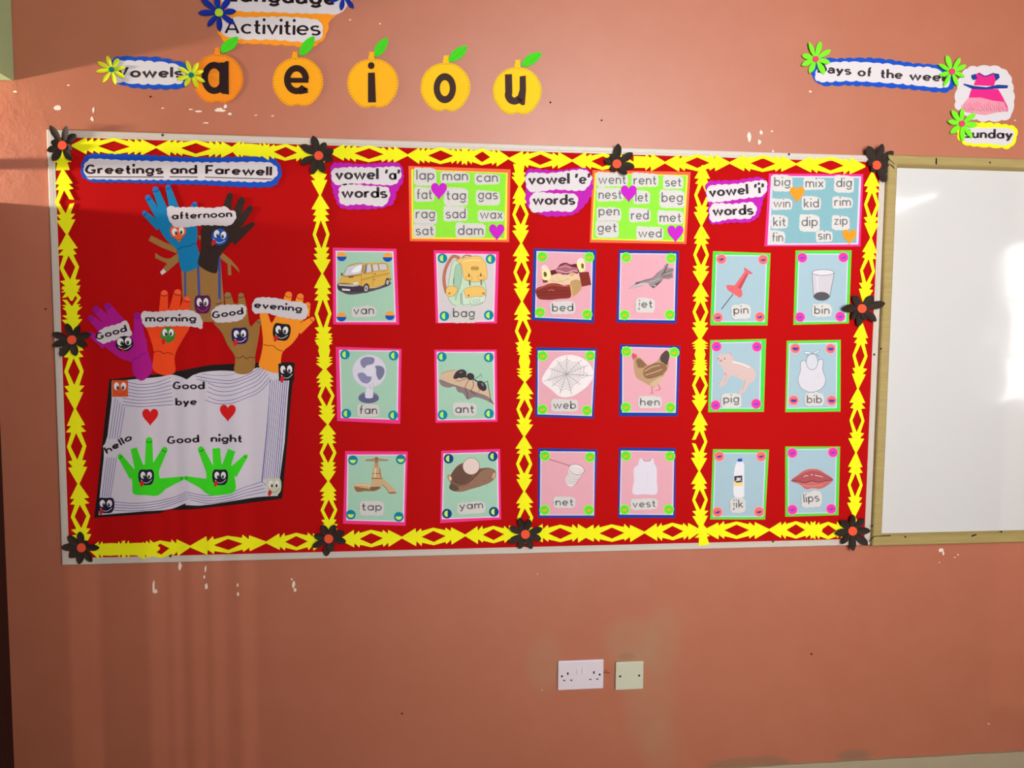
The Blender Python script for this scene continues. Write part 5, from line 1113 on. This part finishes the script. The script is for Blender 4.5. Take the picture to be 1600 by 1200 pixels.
card(z, 'picture card of a fishing net on a stick with the word net', [(72, 68), (690, 82), (660, 795), (70, 795)], [(95, 100), (665, 105), (655, 770), (90, 770)], mat((24, 60, 158), .6, .03), ROSE, [(143, 148), (613, 162), (140, 712), (600, 712)], LIM, ('net', 252, 440, 668, 54), net)
vest = [('s', C(222, 214, 226), [(1130, 180), (1160, 176), (1172, 200), (1205, 206), (1240, 198), (1250, 178), (1272, 180), (1282, 230), (1305, 270), (1308, 400), (1305, 545), (1180, 548), (1062, 545), (1072, 400), (1072, 275), (1112, 240)]), ('c', C(150, 130, 140), [(1160, 178), (1175, 198), (1205, 205), (1240, 197), (1250, 180)], .8), ('l', C(204, 194, 210), [(1210, 320), (1215, 430)], .5)]
card(z, 'picture card of a white sleeveless vest with the word vest', [(915, 65), (1505, 68), (1500, 795), (905, 795)], [(935, 92), (1490, 100), (1480, 765), (920, 760)], mat((24, 60, 158), .6, .03), ROSE, [(988, 148), (1447, 152), (973, 708), (1433, 706)], LIM, ('vest', 1055, 1298, 690, 54, 682), vest)
OL = mat((150, 190, 50), .6, .03); BG = mat((58, 220, 70), .6, .03)
z = Z(1090, 380, 5.517)
PK, PK2 = C(222, 100, 104), C(190, 74, 84)
pin = [('l', C(70, 62, 76), [(305, 440), (235, 530), (205, 570)], 1.3), ('s', PK, [(248, 365), (290, 362), (340, 372), (378, 400), (384, 450), (370, 468), (330, 450), (290, 425), (255, 395)]), ('p', PK, [(315, 370), (405, 245), (440, 262), (372, 398)]), ('p', PK2, [(345, 380), (425, 255), (440, 262), (372, 398)]), ('s', PK, [(402, 212), (440, 235), (474, 260), (462, 266), (425, 262), (404, 240)]), ('l', PK2, [(402, 212), (474, 262)], .8), ('c', C(150, 160, 170), [(390, 405), (402, 400), (410, 415)], .4)]
card(z, 'picture card of a red push pin with the word pin', [(132, 68), (630, 85), (603, 710), (108, 708)], [(160, 100), (600, 105), (580, 680), (140, 680)], BG, ICE, [(205, 137), (565, 142), (175, 640), (537, 635)], COR, ('pin', 310, 440, 612, 50, 608), pin, edge=OL)
bin_ = [('p', C(202, 196, 204), [(987, 255), (1176, 255), (1138, 440), (1130, 480), (1070, 495), (1010, 480), (1000, 440)]), ('e', C(86, 82, 88), 1069, 458, 68, 38), ('l', INK2, [(987, 255), (1000, 470)], .6), ('l', INK2, [(1178, 255), (1138, 470)], .6), ('e', C(216, 212, 218), 1082, 252, 95, 25), ('E', INK2, 1082, 252, 95, 25, 0, .6), ('l', C(224, 220, 226), [(1030, 290), (1036, 410)], 1.2)]
card(z, 'picture card of a clear waste bin with the word bin', [(845, 62), (1328, 60), (1305, 692), (825, 705)], [(870, 90), (1300, 90), (1280, 675), (850, 680)], BG, ICE, [(902, 125), (1257, 122), (883, 637), (1230, 632)], PNK, ('bin', 1005, 1138, 612, 50), bin_, edge=OL)
z = Z(1090, 520, 5.517)
PG, PG2 = C(212, 184, 180), C(190, 144, 144)
pig = [('s', PG, [(175, 215), (195, 180), (235, 185), (270, 180), (292, 168), (295, 200), (320, 240), (390, 260), (450, 285), (490, 320), (500, 380), (480, 420), (440, 440), (420, 490), (375, 525), (345, 520), (380, 480), (400, 420), (350, 390), (290, 370), (262, 400), (240, 440), (200, 465), (180, 445), (215, 410), (225, 360), (215, 300), (185, 260)]),
       ('c', PG2, [(240, 340), (250, 380), (225, 430)], .8), ('c', PG2, [(410, 400), (405, 440), (385, 490)], .8), ('c', PG2, [(270, 180), (285, 172), (288, 200)], 1), ('e', C(80, 56, 66), 234, 224, 6, 5), ('e', C(120, 90, 96), 178, 222, 6, 5), ('e', PG2, 200, 240, 14, 10), ('e', C(210, 150, 140), 235, 355, 10, 8), ('e', C(190, 140, 136), 348, 512, 6, 4), ('e', C(190, 140, 136), 182, 440, 6, 4), ('c', C(240, 224, 216), [(300, 250), (380, 270), (450, 300)], 2), ('c', PG2, [(325, 365), (340, 372)], .7)]
card(z, 'picture card of a pale pink piglet with the word pig', [(108, 62), (592, 52), (572, 682), (90, 685)], [(128, 85), (550, 75), (540, 655), (115, 655)], BG, ICE, [(163, 118), (512, 120), (155, 625), (505, 612)], PNK, ('pig', 222, 360, 608, 52, 604), pig, edge=OL)
BW_ = C(212, 208, 216)
bib = [('s', BW_, [(892, 250), (920, 235), (940, 260), (985, 300), (1035, 255), (1050, 228), (1080, 235), (1078, 320), (1104, 400), (1085, 465), (1035, 500), (985, 512), (930, 500), (885, 465), (866, 400), (885, 330)]), ('o', C(70, 80, 96), [(892, 250), (920, 235), (940, 260), (985, 300), (1035, 255), (1050, 228), (1080, 235), (1078, 320), (1104, 400), (1085, 465), (1035, 500), (985, 512), (930, 500), (885, 465), (866, 400), (885, 330)], .55),
       ('e', C(206, 208, 216), 987, 250, 50, 68), ('E', C(70, 80, 96), 987, 250, 50, 68, 0, .6), ('s', C(220, 228, 232), [(985, 178), (950, 162), (918, 168), (925, 178)]), ('s', C(220, 228, 232), [(990, 178), (1030, 158), (1054, 150), (1050, 162), (1010, 178)]), ('o', C(70, 80, 96), [(985, 178), (950, 162), (918, 168), (925, 178)], .5), ('o', C(70, 80, 96), [(990, 178), (1030, 158), (1054, 150), (1050, 162), (1010, 178)], .5), ('l', C(70, 80, 96), [(955, 182), (935, 205)], .5), ('l', C(70, 80, 96), [(1020, 180), (1045, 208)], .5), ('l', C(190, 180, 180), [(1035, 352), (1048, 385)], .4)]
card(z, "picture card of a baby's white bib with the word bib", [(768, 68), (1235, 60), (1232, 680), (755, 685)], [(788, 92), (1205, 85), (1200, 650), (770, 655)], BG, ICE, [(843, 135), (1147, 137), (828, 582), (1155, 583)], CORB, ('bib', 940, 1072, 608, 50), bib, edge=OL)
z = Z(1090, 690, 5.517)
jik = [('s', C(226, 224, 228), [(338, 180), (395, 180), (402, 240), (405, 330), (400, 470), (385, 480), (325, 480), (312, 460), (312, 330), (318, 240)]), ('p', C(30, 70, 170), [(345, 150), (382, 145), (385, 172), (345, 174)]), ('p', C(216, 222, 234), [(338, 172), (394, 172), (396, 190), (336, 190)]), ('p', C(238, 206, 120), [(314, 352), (385, 350), (386, 382), (314, 384)]), ('p', C(54, 54, 74), [(316, 298), (385, 292), (386, 348), (340, 354), (316, 342)]), ('t', C(232, 230, 226), 'JIK', 324, 342, 380, 340, 22, .3), ('l', C(198, 196, 206), [(402, 250), (403, 450)], .7)]
card(z, 'picture card of a white bleach bottle with a blue cap', [(132, 65), (617, 68), (583, 672), (108, 672)], [(150, 95), (590, 95), (565, 650), (130, 650)], BG, ICE, [(187, 127), (548, 127), (172, 607), (530, 605)], COR, ('jik', 300, 395, 574, 50, 570), jik, edge=OL)
lips = [('s', C(196, 104, 102), [(806, 337), (860, 290), (930, 245), (985, 235), (1040, 240), (1100, 275), (1168, 330), (1130, 370), (1050, 408), (990, 402), (940, 412), (880, 370)]), ('s', C(172, 82, 88), [(806, 337), (860, 300), (940, 262), (985, 252), (1050, 262), (1168, 330), (1100, 335), (1040, 345), (985, 338), (940, 352), (880, 346)]), ('c', C(84, 44, 54), [(806, 337), (870, 342), (925, 355), (985, 338), (1040, 350), (1100, 338), (1168, 330)], 1), ('c', C(240, 200, 200), [(915, 305), (935, 292), (955, 300)], .9), ('c', C(240, 200, 200), [(1010, 290), (1040, 296), (1080, 306)], .9), ('e', C(238, 196, 196), 984, 286, 8, 5), ('c', C(214, 130, 124), [(900, 375), (985, 385), (1080, 370)], 1.5)]
card(z, 'picture card of red lips with the word lips', [(755, 42), (1230, 42), (1215, 635), (755, 648)], [(778, 65), (1200, 60), (1190, 615), (778, 625)], BG, ICE, [(817, 98), (1168, 93), (817, 587), (1152, 580)], PNK, ('lips', 915, 1052, 528, 52, 516), lips, edge=OL)

# ------------------------------------------------------------------ electrical plates
def plate(name, label, cat, corners, m, th):
    P = [at(x, y, th) for x, y in corners]; x0 = min(p.x for p in P); x1 = max(p.x for p in P); z0 = min(p.z for p in P); z1 = max(p.z for p in P)
    rt = root(name, ((x0 + x1) / 2, -.0006, (z0 + z1) / 2), label, cat)
    o = boxes('faceplate', [(x0, x1, -th, -.0004, z0, z1)], m, rt); bevel(o, .003, 3)
    return rt, x0, x1, z0, z1
M_SOCK = mat((226, 214, 222), .3, .02, .5)
rt, x0, x1, z0, z1 = plate('double_socket', 'white double wall socket with two switches, left of the square blanking plate', 'socket', [(872, 1033.5), (943.5, 1034), (942, 1076), (871.5, 1076)], M_SOCK, .0095)
cx, cz = (x0 + x1) / 2, (z0 + z1) / 2
for sx in (-1, 1):
    cyl('screw', (cx + sx * .0595, -.0096, cz - .001), (cx + sx * .0595, -.0092 - .0012, cz - .001), .0032, M_BLACK, rt, 12)
    ox = cx + sx * .041
    V, F = [], []
    for (dx, dz, a, b) in ((0, .0065, .0022, .0042), (-.0112, -.0150, .0034, .0017), (.0112, -.0150, .0034, .0017)): box_geo(V, F, ox + dx - a, ox + dx + a, -.0098, -.0094, cz + dz - b, cz + dz + b)
    mesh('pin_slots', V, F, M_BLACK, rt)
    bevel(boxes('switch', [(cx + sx * .0085 - .0055, cx + sx * .0085 + .0055, -.0125, -.0093, cz + .004, cz + .022)], M_SOCK, rt), .0015)
g = Geo(); g.stroke([(943, 1048.5), (950, 1048)], .7, .0012); g.stroke([(943, 1051), (953, 1051.5)], .9, .0012); g.out('scratch', M_BLACK, wall, label='dark scratch beside the socket')
rt, x0, x1, z0, z1 = plate('blanking_plate', 'square greenish-cream blanking plate with two dark screws, right of the double socket', 'wall plate', [(963.5, 1035), (1006, 1035.5), (1003, 1077), (961.5, 1077)], mat((206, 206, 182), .35, .02, .5), .009)
cx, cz = (x0 + x1) / 2, (z0 + z1) / 2
for sx in (-1, 1): cyl('screw', (cx + sx * .0305, -.0091, cz), (cx + sx * .0305, -.0101, cz), .0034, M_BLACK, rt, 12)
print('objects', len(bpy.data.objects), 'tris', sum(len(o.data.polygons) for o in bpy.data.objects if o.type == 'MESH'))
